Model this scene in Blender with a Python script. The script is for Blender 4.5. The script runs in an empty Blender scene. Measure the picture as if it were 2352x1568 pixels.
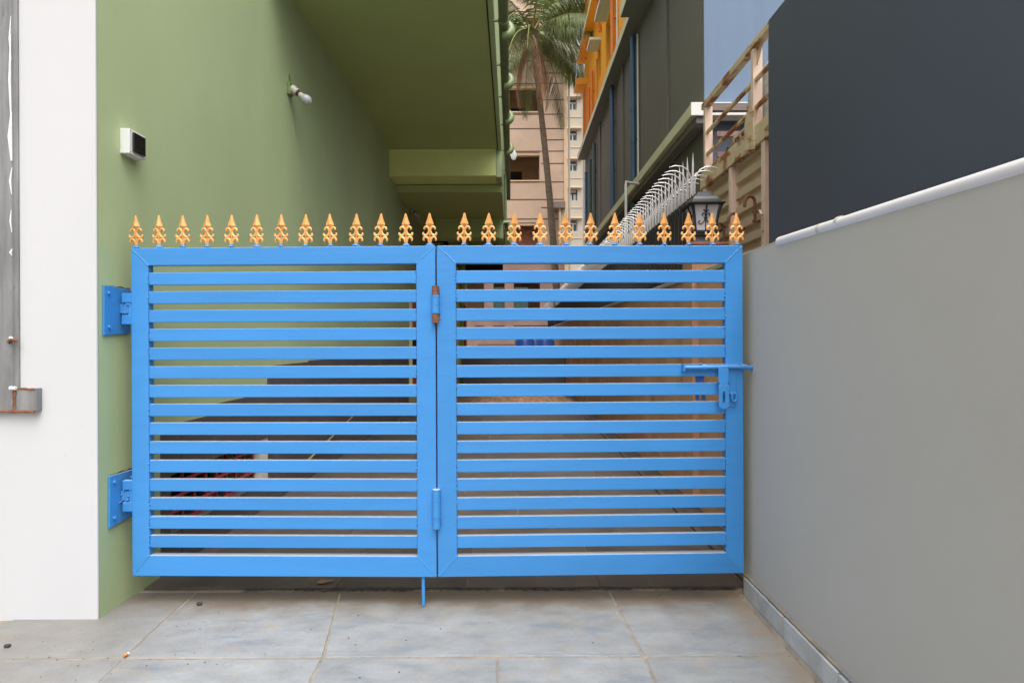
import bpy, bmesh, math, random
from mathutils import Vector, Matrix
R = math.radians
rnd = random.Random(7)
scn = bpy.context.scene
COL = scn.collection

# ------------------------------------------------------------------ camera
F = 1318.0            # focal length, in the units of a 2352 x 1568 picture
EYE = 1.25
ROLL = R(0.25)
cam = bpy.data.cameras.new('camera'); cam.lens = F / 2352 * 36; cam.sensor_width = 36
cam.clip_start = 0.05; cam.clip_end = 500
camo = bpy.data.objects.new('camera', cam); COL.objects.link(camo)
camo.matrix_world = Matrix.Translation((0, 0, EYE)) @ Matrix.Rotation(R(90), 4, 'X') @ Matrix.Rotation(-ROLL, 4, 'Z')
scn.camera = camo

# ------------------------------------------------------------------ light
SUN_ELEV, SUN_AZ = 66, 160      # sun stands behind the camera, to its right; degrees, azimuth clockwise from +Y
w = bpy.data.worlds.new('World'); scn.world = w; w.use_nodes = True
nt = w.node_tree; bg = nt.nodes['Background']
sky = nt.nodes.new('ShaderNodeTexSky'); sky.sky_type = 'NISHITA'; sky.sun_disc = False
sky.sun_elevation = R(SUN_ELEV); sky.sun_rotation = R(SUN_AZ)
sky.air_density = 1.0; sky.dust_density = 8.0; sky.ozone_density = 1.0
hs = nt.nodes.new('ShaderNodeHueSaturation'); hs.inputs['Saturation'].default_value = 0.30
nt.links.new(sky.outputs[0], hs.inputs['Color']); nt.links.new(hs.outputs[0], bg.inputs[0])
bg.inputs[1].default_value = 0.15
sl = bpy.data.lights.new('sun', 'SUN'); sl.energy = 0.9; sl.angle = R(90); sl.color = (1, 0.95, 0.88)
so = bpy.data.objects.new('sun', sl); COL.objects.link(so)
az, el = R(SUN_AZ), R(SUN_ELEV)
so.rotation_euler = Vector((math.sin(az)*math.cos(el), math.cos(az)*math.cos(el), math.sin(el))).to_track_quat('Z', 'Y').to_euler()
vs = scn.view_settings; scn.display_settings.display_device = 'sRGB'
vs.view_transform = 'Standard'; vs.look = 'None'; vs.gamma = 1; vs.use_curve_mapping = False
vs.exposure = 0.80
scn.cycles.max_bounces = 8; scn.cycles.diffuse_bounces = 5

# ------------------------------------------------------------------ helpers
def at(x, y, Y):
    """A point of the picture, at depth Y."""
    dx, dy = x - 1176, 784 - y
    c, s = math.cos(ROLL), math.sin(ROLL)
    return Vector(((dx*c + dy*s)/F*Y, Y, EYE + (-dx*s + dy*c)/F*Y))

def srgb(r, g, b):
    f = lambda v: v/12.92 if v <= .04045 else ((v+.055)/1.055)**2.4
    return (f(r/255), f(g/255), f(b/255))

class MB:
    def __init__(s): s.v = []; s.f = []
    def add(s, vs, fs):
        n = len(s.v); s.v += [tuple(p) for p in vs]; s.f += [tuple(i+n for i in f) for f in fs]; return s
    def box(s, x0, x1, y0, y1, z0, z1):
        return s.add([(x0,y0,z0),(x1,y0,z0),(x1,y1,z0),(x0,y1,z0),(x0,y0,z1),(x1,y0,z1),(x1,y1,z1),(x0,y1,z1)],
                     [(0,3,2,1),(4,5,6,7),(0,1,5,4),(1,2,6,5),(2,3,7,6),(3,0,4,7)])
    def prism(s, poly, a0, a1, axis='y'):
        """poly: 2-D outline; extruded along an axis."""
        def m(p, a): return {'y': (p[0], a, p[1]), 'x': (a, p[0], p[1]), 'z': (p[0], p[1], a)}[axis]
        n = len(poly)
        fs = [tuple(range(n)), tuple(range(2*n-1, n-1, -1))] + [(i, i+n, (i+1) % n + n, (i+1) % n) for i in range(n)]
        return s.add([m(p, a0) for p in poly] + [m(p, a1) for p in poly], fs)
    def tube(s, pts, rad, n=8, sy=1.0, cap=True):
        pts = [Vector(p) for p in pts]; k = len(pts)
        rad = [rad]*k if not isinstance(rad, (list, tuple)) else rad
        base = len(s.v); ref = None
        for i, p in enumerate(pts):
            d = (pts[min(i+1, k-1)] - pts[max(i-1, 0)]).normalized()
            if ref is None: ref = Vector((0, 1, 0)) if abs(d.y) < .9 else Vector((1, 0, 0))
            u = (ref - d*ref.dot(d)).normalized(); v = d.cross(u); ref = u
            for j in range(n):
                a = 2*math.pi*j/n
                s.v.append(tuple(p + (u*math.cos(a)*sy + v*math.sin(a))*rad[i]))
        for i in range(k-1):
            for j in range(n):
                a, b = base+i*n+j, base+i*n+(j+1) % n
                s.f.append((a, b, b+n, a+n))
        if cap:
            s.f.append(tuple(base+j for j in range(n-1, -1, -1))); s.f.append(tuple(base+(k-1)*n+j for j in range(n)))
        return s
    def loft(s, rings):
        n = len(rings[0]); b = len(s.v)
        for r in rings: s.v += [tuple(p) for p in r]
        for i in range(len(rings)-1):
            for j in range(n):
                a, c = b+i*n+j, b+i*n+(j+1) % n
                s.f.append((a, c, c+n, a+n))
        s.f.append(tuple(b+j for j in range(n-1, -1, -1))); s.f.append(tuple(b+(len(rings)-1)*n+j for j in range(n)))
        return s
    def lathe(s, c, prof, n=16, axis='z'):
        rings = []
        for r, h in prof:
            ring = []
            for j in range(n):
                a = 2*math.pi*j/n; x, y = r*math.cos(a), r*math.sin(a)
                ring.append((c[0]+x, c[1]+y, c[2]+h) if axis == 'z' else ((c[0]+h, c[1]+x, c[2]+y) if axis == 'x' else (c[0]+x, c[1]+h, c[2]+y)))
            rings.append(ring)
        return s.loft(rings)
    def mesh(s, name, off=(0, 0, 0), smooth=False):
        me = bpy.data.meshes.new(name)
        me.from_pydata([(p[0]-off[0], p[1]-off[1], p[2]-off[2]) for p in s.v], [], s.f)
        bm = bmesh.new(); bm.from_mesh(me); bmesh.ops.recalc_face_normals(bm, faces=bm.faces[:]); bm.to_mesh(me); bm.free()
        if smooth:
            me.polygons.foreach_set('use_smooth', [True]*len(me.polygons))
            try: me.set_sharp_from_angle(angle=R(38))
            except Exception: pass
        me.update(); return me

def bevel(o, wd, seg=2):
    b = o.modifiers.new('bevel', 'BEVEL'); b.width = wd; b.segments = seg; b.limit_method = 'ANGLE'; b.angle_limit = R(40); b.harden_normals = False
    return o
def tag(o, label=None, cat=None, group=None, kind=None):
    for k, v in (('label', label), ('category', cat), ('group', group), ('kind', kind)):
        if v: o[k] = v
    return o
def thing(name, loc, label, cat, group=None):
    o = bpy.data.objects.new(name, None); o.empty_display_size = .1; o.location = loc; COL.objects.link(o)
    return tag(o, label, cat, group)
def root_off(p):
    off = Vector((0, 0, 0))
    while p is not None: off += p.location; p = p.parent
    return off
def part(name, mb, m, parent, bev=0, smooth=False, label=None, kind=None):
    """World-placed geometry -> a child mesh of parent (no parent is rotated)."""
    me = mb.mesh(name, root_off(parent), smooth); me.materials.append(m)
    o = bpy.data.objects.new(name, me); o.parent = parent; COL.objects.link(o)
    if bev: bevel(o, bev)
    return tag(o, label=label, kind=kind)
def single(name, mb, m, label=None, cat=None, group=None, kind=None, bev=0, smooth=False, loc=(0, 0, 0)):
    me = mb.mesh(name, loc, smooth); me.materials.append(m)
    o = bpy.data.objects.new(name, me); o.location = loc; COL.objects.link(o)
    if bev: bevel(o, bev)
    return tag(o, label, cat, group, kind)
def dup(o, parent=None, loc=None):
    c = o.copy(); COL.objects.link(c)
    c.parent = parent if parent is not None else o.parent
    if loc is not None: c.location = loc
    return c

# ------------------------------------------------------------------ materials
def mat(name, col, rough=.7, metal=0, var=.12, scale=4.0, stretch=(1, 1, 1), bump=.0, bscale=60, stain=None, rand=0, spec=.5, coat=0, world=False, bstretch=(1, 1, 1), dust=None):
    """col linear; var: light/dark drift; stain = (colour, coverage 0-1, scale, stretch)."""
    m = bpy.data.materials.new(name); m.use_nodes = True; t = m.node_tree; N = t.nodes; L = t.links
    b = N['Principled BSDF']; b.inputs['Roughness'].default_value = rough; b.inputs['Metallic'].default_value = metal
    b.inputs['Specular IOR Level'].default_value = spec; b.inputs['Coat Weight'].default_value = coat
    if world:
        g = N.new('ShaderNodeNewGeometry'); src = g.outputs['Position']
    else:
        g = N.new('ShaderNodeTexCoord'); src = g.outputs['Object']
    if rand:
        oi = N.new('ShaderNodeObjectInfo'); ad = N.new('ShaderNodeVectorMath'); ad.operation = 'MULTIPLY_ADD'
        cmb = N.new('ShaderNodeCombineXYZ')
        for i in range(3): L.new(oi.outputs['Random'], cmb.inputs[i])
        L.new(cmb.outputs[0], ad.inputs[0]); ad.inputs[1].default_value = (37, 61, 23); L.new(src, ad.inputs[2]); src = ad.outputs[0]
    def noise(sc, st, det=6, ro=.6):
        mp = N.new('ShaderNodeMapping'); mp.inputs['Scale'].default_value = st; L.new(src, mp.inputs['Vector'])
        n = N.new('ShaderNodeTexNoise'); n.inputs['Scale'].default_value = sc; n.inputs['Detail'].default_value = det; n.inputs['Roughness'].default_value = ro
        L.new(mp.outputs[0], n.inputs['Vector']); return n.outputs['Fac']
    def ramp(f, lo, hi):
        r = N.new('ShaderNodeMapRange'); r.inputs['From Min'].default_value = lo; r.inputs['From Max'].default_value = hi; L.new(f, r.inputs['Value']); return r.outputs[0]
    mx = N.new('ShaderNodeMix'); mx.data_type = 'RGBA'
    mx.inputs['A'].default_value = (*[c*(1-var) for c in col], 1); mx.inputs['B'].default_value = (*[min(1, c*(1+var)) for c in col], 1)
    L.new(ramp(noise(scale, stretch), .3, .7), mx.inputs['Factor']); out = mx.outputs['Result']
    if rand:
        hv = N.new('ShaderNodeHueSaturation'); r = N.new('ShaderNodeMapRange'); r.inputs['To Min'].default_value = 1-rand; r.inputs['To Max'].default_value = 1+rand
        L.new(oi.outputs['Random'], r.inputs['Value']); L.new(r.outputs[0], hv.inputs['Value']); L.new(out, hv.inputs['Color']); out = hv.outputs[0]
    for st in ([stain] if stain and not isinstance(stain, list) else (stain or [])):
        c, cov, sc, ss = st[:4]; soft = st[4] if len(st) > 4 else .12
        sm = N.new('ShaderNodeMix'); sm.data_type = 'RGBA'; sm.inputs['B'].default_value = (*c, 1)
        e = .74 - .5*cov
        L.new(ramp(noise(sc, ss, 8, .65), e, e+soft), sm.inputs['Factor']); L.new(out, sm.inputs['A']); out = sm.outputs['Result']
    if dust:
        ge = N.new('ShaderNodeNewGeometry'); sz = N.new('ShaderNodeSeparateXYZ'); L.new(ge.outputs['True Normal'], sz.inputs[0])
        dm = N.new('ShaderNodeMix'); dm.data_type = 'RGBA'; dm.inputs['B'].default_value = (*dust[0], 1)
        rr = N.new('ShaderNodeMapRange'); rr.inputs['From Min'].default_value = .75; rr.inputs['From Max'].default_value = .98; rr.inputs['To Max'].default_value = dust[1]
        L.new(sz.outputs['Z'], rr.inputs['Value']); L.new(rr.outputs[0], dm.inputs['Factor']); L.new(out, dm.inputs['A']); out = dm.outputs['Result']
    L.new(out, b.inputs['Base Color'])
    if bump:
        bp = N.new('ShaderNodeBump'); bp.inputs['Strength'].default_value = bump; bp.inputs['Distance'].default_value = .004
        L.new(noise(bscale, bstretch, 5), bp.inputs['Height']); L.new(bp.outputs[0], b.inputs['Normal'])
    return m

M = {}
M['white'] = mat('white_plaster', (.555, .565, .58), .8, var=.02, scale=2, bump=.14, bscale=18, stretch=(1, 1, .3), stain=((.43, .43, .425), .14, 14, (1, 1, .35)))
M['green'] = mat('green_paint', (.385, .475, .26), .62, var=.07, scale=1.3, stretch=(1, 1, .5), bump=.25, bscale=16, stain=[((.17, .22, .10), .06, 3.5, (1, 1, .35), .3), ((.10, .12, .07), -.09, 26, (1, 1, 1), .05)])
M['green_soffit'] = mat('green_soffit_paint', (.40, .475, .20), .7, var=.06, scale=.8, bump=.15, bscale=20)
M['beam_lit'] = mat('brightened_beam_paint', (.78, .85, .36), .65, var=.06, scale=2)  # house green lightened for the beam, imitating light that falls on its face
M['green_pale'] = mat('pale_green_paint', srgb(168, 182, 140), .6, var=.06, scale=3)
M['blue'] = mat('blue_enamel', (.046, .245, .60), .33, var=.05, scale=2.4, stretch=(1, 1, 7), bump=.22, bscale=30, bstretch=(.12, 1, 2.2), rand=.05, spec=.5, dust=((.52, .50, .44), .75), stain=[((.02, .05, .10), -.11, 38, (1, 1, 1), .04), ((.10, .36, .72), .05, 9, (.25, 1, 2), .3)])
M['blue_rough'] = mat('blue_weld', (.052, .255, .61), .4, var=.08, scale=60, bump=.9, bscale=240)
M['blue_dark'] = mat('blue_fixture', (.035, .13, .42), .4, var=.06)
M['gold'] = mat('gold_paint', (.72, .36, .115), .38, metal=.2, var=.16, scale=45, bump=.2, bscale=260, rand=.08)
M['rust'] = mat('rusted_iron', (.19, .075, .035), .8, var=.5, scale=40, bump=.6, bscale=160, stain=((.36, .13, .04), .3, 60, (1, 1, 1)))
M['grey_wall'] = mat('grey_plaster', (.43, .415, .375), .8, var=.025, scale=1.4, bump=.2, bscale=18)
M['slate'] = mat('slate_paint', (.059, .071, .104), .6, var=.07, scale=.9, stretch=(1, 1, .25), bump=.1, bscale=8)
M['pvc'] = mat('white_pvc', (.72, .70, .71), .35, var=.03, stain=((.42, .40, .38), .02, 12, (1, 1, 1)))
M['galv'] = mat('galvanised_steel', (.235, .237, .24), .5, metal=.3, var=.35, scale=14, stretch=(1, 1, .16), bump=.3, bscale=40, stain=[((.46, .46, .46), .14, 30, (1, 1, .25)), ((.09, .09, .095), .22, 22, (1, 1, .22)), ((.20, .10, .05), -.02, 18, (1, 1, .4))])
M['drip'] = mat('white_paint_drip', (.72, .74, .74), .35, var=.08, scale=30)
M['slab'] = mat('blue_grey_stone', (.245, .252, .252), .55, var=.20, scale=6, stretch=(1, 1.6, 1), bump=.8, bscale=55, rand=.05, world=True,
                stain=[((.285, .245, .195), .40, 9, (1, 1.5, 1), .2), ((.150, .182, .215), .40, 8, (.5, 2.2, 1), .2), ((.31, .215, .14), .12, 15, (.6, 1.8, 1), .05), ((.16, .165, .165), .34, 110, (1, 1, 1), .3), ((.34, .315, .275), .14, 60, (1, 1, 1), .1), ((.07, .065, .06), -.16, 55, (1, 1, 1), .05)])
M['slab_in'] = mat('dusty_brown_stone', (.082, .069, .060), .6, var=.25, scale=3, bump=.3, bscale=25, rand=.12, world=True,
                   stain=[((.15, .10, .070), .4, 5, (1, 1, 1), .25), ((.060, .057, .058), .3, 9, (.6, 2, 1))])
def silt_shade_band(m, terms):
    """Brown silt and painted shade near a line: terms = [(axis, from, to)] in world metres."""
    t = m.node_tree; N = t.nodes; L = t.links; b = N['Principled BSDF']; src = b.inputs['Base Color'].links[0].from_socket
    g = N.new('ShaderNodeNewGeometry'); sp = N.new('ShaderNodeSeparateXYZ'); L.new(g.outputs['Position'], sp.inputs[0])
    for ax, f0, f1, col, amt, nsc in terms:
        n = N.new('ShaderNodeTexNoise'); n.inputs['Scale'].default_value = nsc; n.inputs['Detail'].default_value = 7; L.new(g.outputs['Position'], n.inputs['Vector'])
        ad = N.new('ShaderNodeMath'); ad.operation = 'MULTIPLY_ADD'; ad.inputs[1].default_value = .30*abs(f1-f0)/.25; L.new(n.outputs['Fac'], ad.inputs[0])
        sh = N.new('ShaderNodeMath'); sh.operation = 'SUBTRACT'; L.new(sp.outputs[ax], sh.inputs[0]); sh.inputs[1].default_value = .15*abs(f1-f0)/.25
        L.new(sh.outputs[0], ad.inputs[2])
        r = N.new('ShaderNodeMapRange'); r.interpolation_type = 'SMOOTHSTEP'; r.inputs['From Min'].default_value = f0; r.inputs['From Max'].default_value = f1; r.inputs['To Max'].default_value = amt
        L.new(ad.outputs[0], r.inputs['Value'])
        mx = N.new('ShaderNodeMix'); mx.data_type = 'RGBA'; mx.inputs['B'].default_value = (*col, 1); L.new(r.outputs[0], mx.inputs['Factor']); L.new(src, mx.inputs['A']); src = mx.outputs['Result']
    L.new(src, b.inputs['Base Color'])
silt_shade_band(M['slab'], [('Y', 2.60, 2.80, (.115, .085, .06), .9, 6), ('X', .93, 1.14, (.30, .225, .15), .75, 6), ('X', -1.1, -2.0, (.165, .15, .13), .6, 5)])  # silt plus the gate's painted shade; left side darkened to offset stronger light
M['mortar'] = mat('sandy_mortar', (.255, .215, .165), .9, var=.3, scale=9, bump=.8, bscale=90, stain=[((.215, .215, .21), .52, 5, (1, 1, 1), .15), ((.09, .078, .065), .30, 22, (1, 1, 1), .08)])
M['grime'] = mat('black_grime', (.035, .028, .022), .9, var=.5, scale=30, bump=.8, bscale=120)
M['silt'] = mat('brown_silt', (.17, .115, .07), .9, var=.35, scale=7, stretch=(1, 2.5, 1), bump=.5, bscale=80, world=True)
M['earth'] = mat('yard_earth', (.30, .265, .23), .9, var=.3, scale=.7, bump=.4, bscale=8)
M['skirt'] = mat('skirting_stone', (.44, .45, .44), .5, var=.2, scale=7, rand=.09, bump=.2, bscale=40, stain=((.30, .24, .15), .16, 9, (1, 1, 1)))
M['brown_wall'] = mat('bare_brown_plaster', (.50, .275, .15), .85, var=.22, scale=1.7, stretch=(1, 1, .5), bump=.5, bscale=30, stain=[((.17, .12, .085), .26, 3, (1, 1, .7)), ((.56, .43, .31), .30, 2.2, (1, .6, 1))])
M['cement'] = mat('cement_top', (.36, .32, .27), .85, var=.2, scale=9, bump=.5, bscale=60)
M['dado'] = mat('dark_cement_dado', (.085, .077, .075), .6, var=.2, scale=2.2, bump=.3, bscale=30, stain=((.13, .112, .105), .3, 3, (1, 1, 1)))
M['black'] = mat('black_metal', (.018, .019, .021), .45, var=.15, scale=20)
M['iron_grey'] = mat('grey_lamp_metal', (.026, .029, .034), .4, var=.1, scale=10)
M['frost'] = mat('frosted_glass', (.62, .59, .61), .35, var=.05, scale=4)
M['silver'] = mat('silver_paint', (.56, .54, .54), .34, metal=.35, var=.1, scale=10)
M['beige'] = mat('beige_truck_paint', (.60, .46, .33), .5, var=.08, scale=5, bump=.1, bscale=40, stain=[((.24, .095, .035), .12, 9, (1, 1, 1), .06), ((.06, .035, .025), -.03, 40, (1, 1, 1))])
M['beige_pink'] = mat('pinkish_beige_paint', (.72, .54, .43), .5, var=.06, scale=5, stain=((.22, .09, .04), .03, 14, (1, 1, .5), .06))
M['panel'] = mat('corrugated_beige_paint', (.53, .41, .275), .55, var=.12, scale=3, stretch=(1, .4, 1), stain=((.12, .08, .05), 0, 26, (1, 1, 1)))
M['beam'] = mat('rusting_beige_paint', (.60, .475, .31), .55, var=.15, scale=4, bump=.2, bscale=60, stain=[((.27, .10, .03), .48, 8, (1, .5, 1), .08), ((.06, .03, .02), .14, 26, (1, 1, 1), .06)])
M['plastic'] = mat('crumpled_plastic', (.50, .51, .52), .28, var=.35, scale=5, stretch=(1, 2, 3), bump=1, bscale=11)
M['tarp'] = mat('dark_tarpaulin', (.035, .03, .028), .7, var=.5, scale=6, bump=.8, bscale=18)
M['rope'] = mat('hemp_rope', (.30, .23, .14), .9, var=.3, scale=50, bump=.8, bscale=120)
M['wood'] = mat('weathered_wood', (.19, .15, .135), .85, var=.3, scale=9, stretch=(.2, 1, 4), bump=.5, bscale=50)
M['rosy'] = mat('faded_red_iron', (.24, .14, .13), .7, var=.25, scale=12)
M['dk_grey'] = mat('dark_grey_paint', (.128, .122, .112), .7, var=.06, scale=1.2, bump=.1, bscale=10)
M['slab_grey'] = mat('grey_soffit_paint', (.19, .19, .175), .7, var=.06, scale=1)
M['cream'] = mat('cream_green_paint', (.60, .60, .43), .6, var=.08, scale=2, stain=((.16, .15, .10), .04, 4, (1, 1, 1)))
M['offwhite'] = mat('off_white_paint', (.66, .65, .62), .6, var=.04, scale=2)
M['orange'] = mat('orange_paint', (.86, .37, .022), .6, var=.08, scale=1.4, stretch=(1, 1, .3))
M['orange_deep'] = mat('deep_orange_paint', (.66, .19, .02), .5, var=.08, scale=3)
M['pale_blue'] = mat('pale_blue_paint', (.135, .20, .30), .75, var=.05, scale=1.1, stretch=(5, 1, .35))
M['pipe_blue'] = mat('blue_pvc', (.045, .105, .20), .4, var=.15, scale=5, stretch=(1, 1, .3))
M['pipe_teal'] = mat('teal_pvc', (.05, .10, .105), .45, var=.15, scale=5)
M['pipe_green'] = mat('green_pvc', (.13, .165, .075), .45, var=.18, scale=7, stain=((.06, .07, .03), .15, 5, (1, .3, 1)))
M['bend_green'] = mat('pale_green_pvc', (.17, .225, .085), .4, var=.08)
M['pink'] = mat('pink_stained_plaster', (.50, .365, .275), .85, var=.14, scale=.45, bump=.3, bscale=5, stain=[((.34, .235, .18), .36, .9, (1, 1, .6), .3), ((.58, .46, .37), .3, .5, (1, 1, 1), .3)])
M['pink_shaded'] = mat('shaded_pink_plaster', (.30, .20, .165), .85, var=.2, scale=.6, bump=.3, bscale=5, stain=((.17, .115, .095), .35, 1.2, (1, 1, .6), .3))  # darker copy of the pink plaster, ground-level shade painted into its colour
M['brownroom'] = mat('brown_recess_plaster', (.30, .19, .105), .85, var=.12, scale=.7)
M['groove'] = mat('dark_groove', (.07, .045, .035), .9)
M['ivory'] = mat('ivory_plaster', (.40, .365, .30), .8, var=.07, scale=.35, stain=((.31, .265, .21), .15, .6, (1, 1, .5), .25))
M['trim'] = mat('tan_trim', (.62, .46, .31), .7, var=.06)
M['brick'] = mat('red_brick', (.22, .085, .06), .9, var=.35, scale=6, rand=.2)
M['pane'] = mat('dark_glass', (.045, .05, .055), .12, var=.2, scale=2)
M['curtain'] = mat('white_pane', (.50, .50, .49), .3, var=.1)
M['void'] = mat('unlit_dark_room', (.010, .009, .009), .9)
M['bark'] = mat('palm_bark', (.16, .12, .085), .9, var=.35, scale=9, stretch=(.6, .6, 3), bump=.8, bscale=30, stain=((.11, .12, .045), .3, 2, (1, 1, .4)))
M['leaf'] = mat('palm_leaf', (.15, .19, .07), .38, var=.4, scale=3, rand=.25)
M['leaf_old'] = mat('dry_palm_leaf', (.30, .17, .10), .8, var=.3, scale=4)
M['rachis'] = mat('palm_rachis', (.22, .24, .06), .5, var=.2)
M['red'] = mat('red_paint', (.60, .045, .035), .5, var=.15, scale=6)
M['red_iron'] = mat('red_grille_paint', (.36, .045, .05), .5, var=.3, scale=9)
M['yellow'] = mat('pale_yellow_paint', (.82, .77, .36), .6, var=.05)
M['olive'] = mat('olive_paint', (.36, .42, .05), .6, var=.1)
M['maroon'] = mat('maroon_pipe', (.035, .012, .014), .4, var=.2)
M['barrel'] = mat('blue_barrel', (.03, .10, .42), .4, var=.1)
M['soil'] = mat('brown_rubble', (.27, .16, .09), .95, var=.45, scale=10, bump=1, bscale=40)
M['stick'] = mat('bamboo', (.24, .19, .13), .7, var=.25, scale=12)
M['stone'] = mat('dark_gravel', (.045, .045, .045), .8, var=.3, scale=60)
M['cig'] = mat('orange_filter', (.55, .22, .06), .8)
M['bulb'] = mat('lamp_bulb_glass', (.50, .50, .54), .12, var=.03)
M['holder'] = mat('ivory_plastic', (.55, .52, .46), .4, var=.05)
M['box_white'] = mat('white_wood_box', (.70, .72, .72), .45, var=.06, scale=20, stretch=(3, 3, .3), stain=((.25, .26, .26), -.08, 60, (1, 1, .5)))
M['gloss_black'] = mat('glossy_black_switch', (.012, .010, .009), .1)
M['cloth'] = mat('white_cloth', (.70, .70, .70), .9)
M['gutter'] = mat('dark_gutter', (.075, .06, .05), .8, var=.4, scale=12, bump=.6, bscale=60)

# ================================================================== SETTING
single('ground', MB().box(-150, 150, -40, 260, -.5, -.03), M['earth'], kind='structure')

# pavement: a mortar bed carrying separate stone slabs
GX = -1.885; YB, YA = 2.276, 2.885
bed = single('pavement', MB().box(-6, 1.16, -1.0, YA+.017, -.029, -.0035), M['mortar'], kind='structure')
bed2 = single('yard_paving', MB().box(GX, 1.20, YA+.018, 17, -.029, -.007), M['silt'], kind='structure')
def slab(poly, m, tilt=.0012):
    ins = .003 + rnd.random()*.004
    cx = sum(p[0] for p in poly)/len(poly); cy = sum(p[1] for p in poly)/len(poly)
    q = []
    for x, y in poly:
        q.append((x + (ins if x < cx else -ins), y + (ins*1.25 if y < cy else -ins*1.25)))
    # a hand-cut outline: extra points with a slight wander
    out = []
    for i in range(4):
        a, b = Vector(q[i]), Vector(q[(i+1) % 4]); n = 3 if (b-a).length > .8 else 2
        d = (b-a).normalized(); nn = Vector((-d.y, d.x))
        for k in range(n):
            p = a.lerp(b, k/n)
            if k: p += nn*rnd.uniform(-.004, .004)
            out.append(p)
    mb = MB(); z = [rnd.uniform(-tilt, tilt) for _ in range(3)]
    tz = [z[0] + z[1]*(p.x-cx)*1.5 + z[2]*(p.y-cy)*1.5 for p in out]
    n = len(out)
    mb.add([(p.x, p.y, -.028) for p in out] + [(p.x, p.y, t) for p, t in zip(out, tz)],
           [tuple(range(n-1, -1, -1)), tuple(range(n, 2*n))] + [(i, (i+1) % n, (i+1) % n+n, i+n) for i in range(n)])
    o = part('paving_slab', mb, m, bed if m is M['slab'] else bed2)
    b = bevel(o, .004, 2)
YB, YA = 2.276, 2.885
rows = [  # y0, y1, joints at y0, joints at y1, first x, last x
    (.30, 1.06, [-3.4, -2.2, -1.1, .1], [-3.4, -2.2, -1.1, .1], -5.2, 1.12),
    (1.06, 1.668, [-3.9, -2.6, -1.50, -.72, .53], [-3.9, -2.6, -1.50, -.72, .53], -5.3, 1.12),
    (1.668, YB, [-3.7, -2.55, -1.49, -.735, -.05, .525], [-3.7, -2.6, -1.545, -.757, -.062, .517], -5.1, 1.12),
    (YB, YA, [-3.8, -2.7, -1.545, -.757, .517], [-3.85, -2.75, -1.593, -.870, .481], -5.3, 1.15)]
for y0, y1, j0, j1, xa, xb in rows:
    a0, a1 = [xa]+j0+[xb], [xa]+j1+[xb]
    for i in range(len(a0)-1):
        if y1 > 2.62 and a1[i+1] < -1.9: continue
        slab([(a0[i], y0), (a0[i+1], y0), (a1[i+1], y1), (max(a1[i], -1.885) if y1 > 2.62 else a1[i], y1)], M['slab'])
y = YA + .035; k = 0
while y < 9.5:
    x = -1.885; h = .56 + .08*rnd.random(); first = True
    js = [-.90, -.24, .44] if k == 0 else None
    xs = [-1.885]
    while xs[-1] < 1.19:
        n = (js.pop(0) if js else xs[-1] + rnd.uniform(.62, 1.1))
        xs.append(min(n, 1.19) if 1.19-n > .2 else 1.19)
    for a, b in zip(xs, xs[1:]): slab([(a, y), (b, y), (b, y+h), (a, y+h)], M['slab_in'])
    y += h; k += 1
# dirt that has gathered in the joint at the gate line
def ragged(x0, x1, yc, wid, z):
    mb = MB(); px = x0
    while px < x1:
        dens = .5 + .5*math.sin(px*5.1+1)*math.sin(px*11.7)
        for _ in range(7 if dens > .35 else 2):
            cx, cy = px + rnd.random()*.03, yc + rnd.gauss(0, wid*.28); a, b = rnd.uniform(.006, .022), rnd.uniform(.0012, .004)
            mb.add([(cx+a*math.cos(t*1.047)*rnd.uniform(.7, 1.2), cy+b*math.sin(t*1.047)*rnd.uniform(.7, 1.2), z+rnd.random()*.0006) for t in range(6)], [(0, 1, 2, 3, 4, 5)])
        px += .012
    return mb
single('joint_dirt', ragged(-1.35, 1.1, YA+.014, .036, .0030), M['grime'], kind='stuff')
def silt(x0, x1, y0, y1, n):
    mb = MB()
    for i in range(n):
        cx, cy = rnd.uniform(x0, x1), rnd.uniform(y0, y1); r = rnd.uniform(.0015, .0042)
        mb.add([(cx+r*math.cos(a*1.25), cy+r*math.sin(a*1.25), .002) for a in range(5)] + [(cx, cy, .002+r*.7)], [(i2, (i2+1) % 5, 5) for i2 in range(5)])
    return mb
single('grit', silt(-3.0, -1.2, 2.05, 2.60, 110), M['silt'], kind='stuff')
g2 = silt(-1.85, 1.1, 1.7, 2.85, 42)
single('fine_gravel', g2, M['stone'], kind='stuff')
# open drain along the boundary wall, inside
single('gutter', MB().box(1.19, 1.42, 2.92, 14, -.028, -.020), M['gutter'], kind='structure')
gk = single('gutter_kerb', MB().box(1.195, 1.235, 2.95, 12, -.02, .014), M['slab_in'], kind='structure', bev=.006)

# ================================================================== BOUNDARY WALLS
WX = 1.14
gw = thing('boundary_wall', (1.3, 1.3, 0), 'smooth grey plastered boundary wall with a white pipe along its top', 'wall')
part('wall', MB().prism([(-.6, 0), (2.84, 0), (2.84, 1.672), (2.47, 1.668), (-.6, 1.58)], WX, 1.40, 'x'), M['grey_wall'], gw)
cp = part('coping_pipe', MB().tube([(WX+.012, -.6, 1.578), (WX+.012, .9, 1.624), (WX+.012, 2.46, 1.672)], .021, 16), M['pvc'], gw, smooth=True)
for yy in (2.12, 2.0):
    part('pipe_joint', MB().tube([(WX+.012, yy, 1.662), (WX+.012, yy+.02, 1.6626)], .0214, 16), M['holder'], cp, smooth=True)
yy = 2.79
for i in range(6):
    a = yy-.405
    t = part('skirting_tile', MB().box(1.120-rnd.random()*.003, 1.1385, a+.004, yy-.004, -.02, .103+rnd.uniform(-.004, .003)), M['skirt'], gw, bev=.003)
    yy = a
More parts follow.
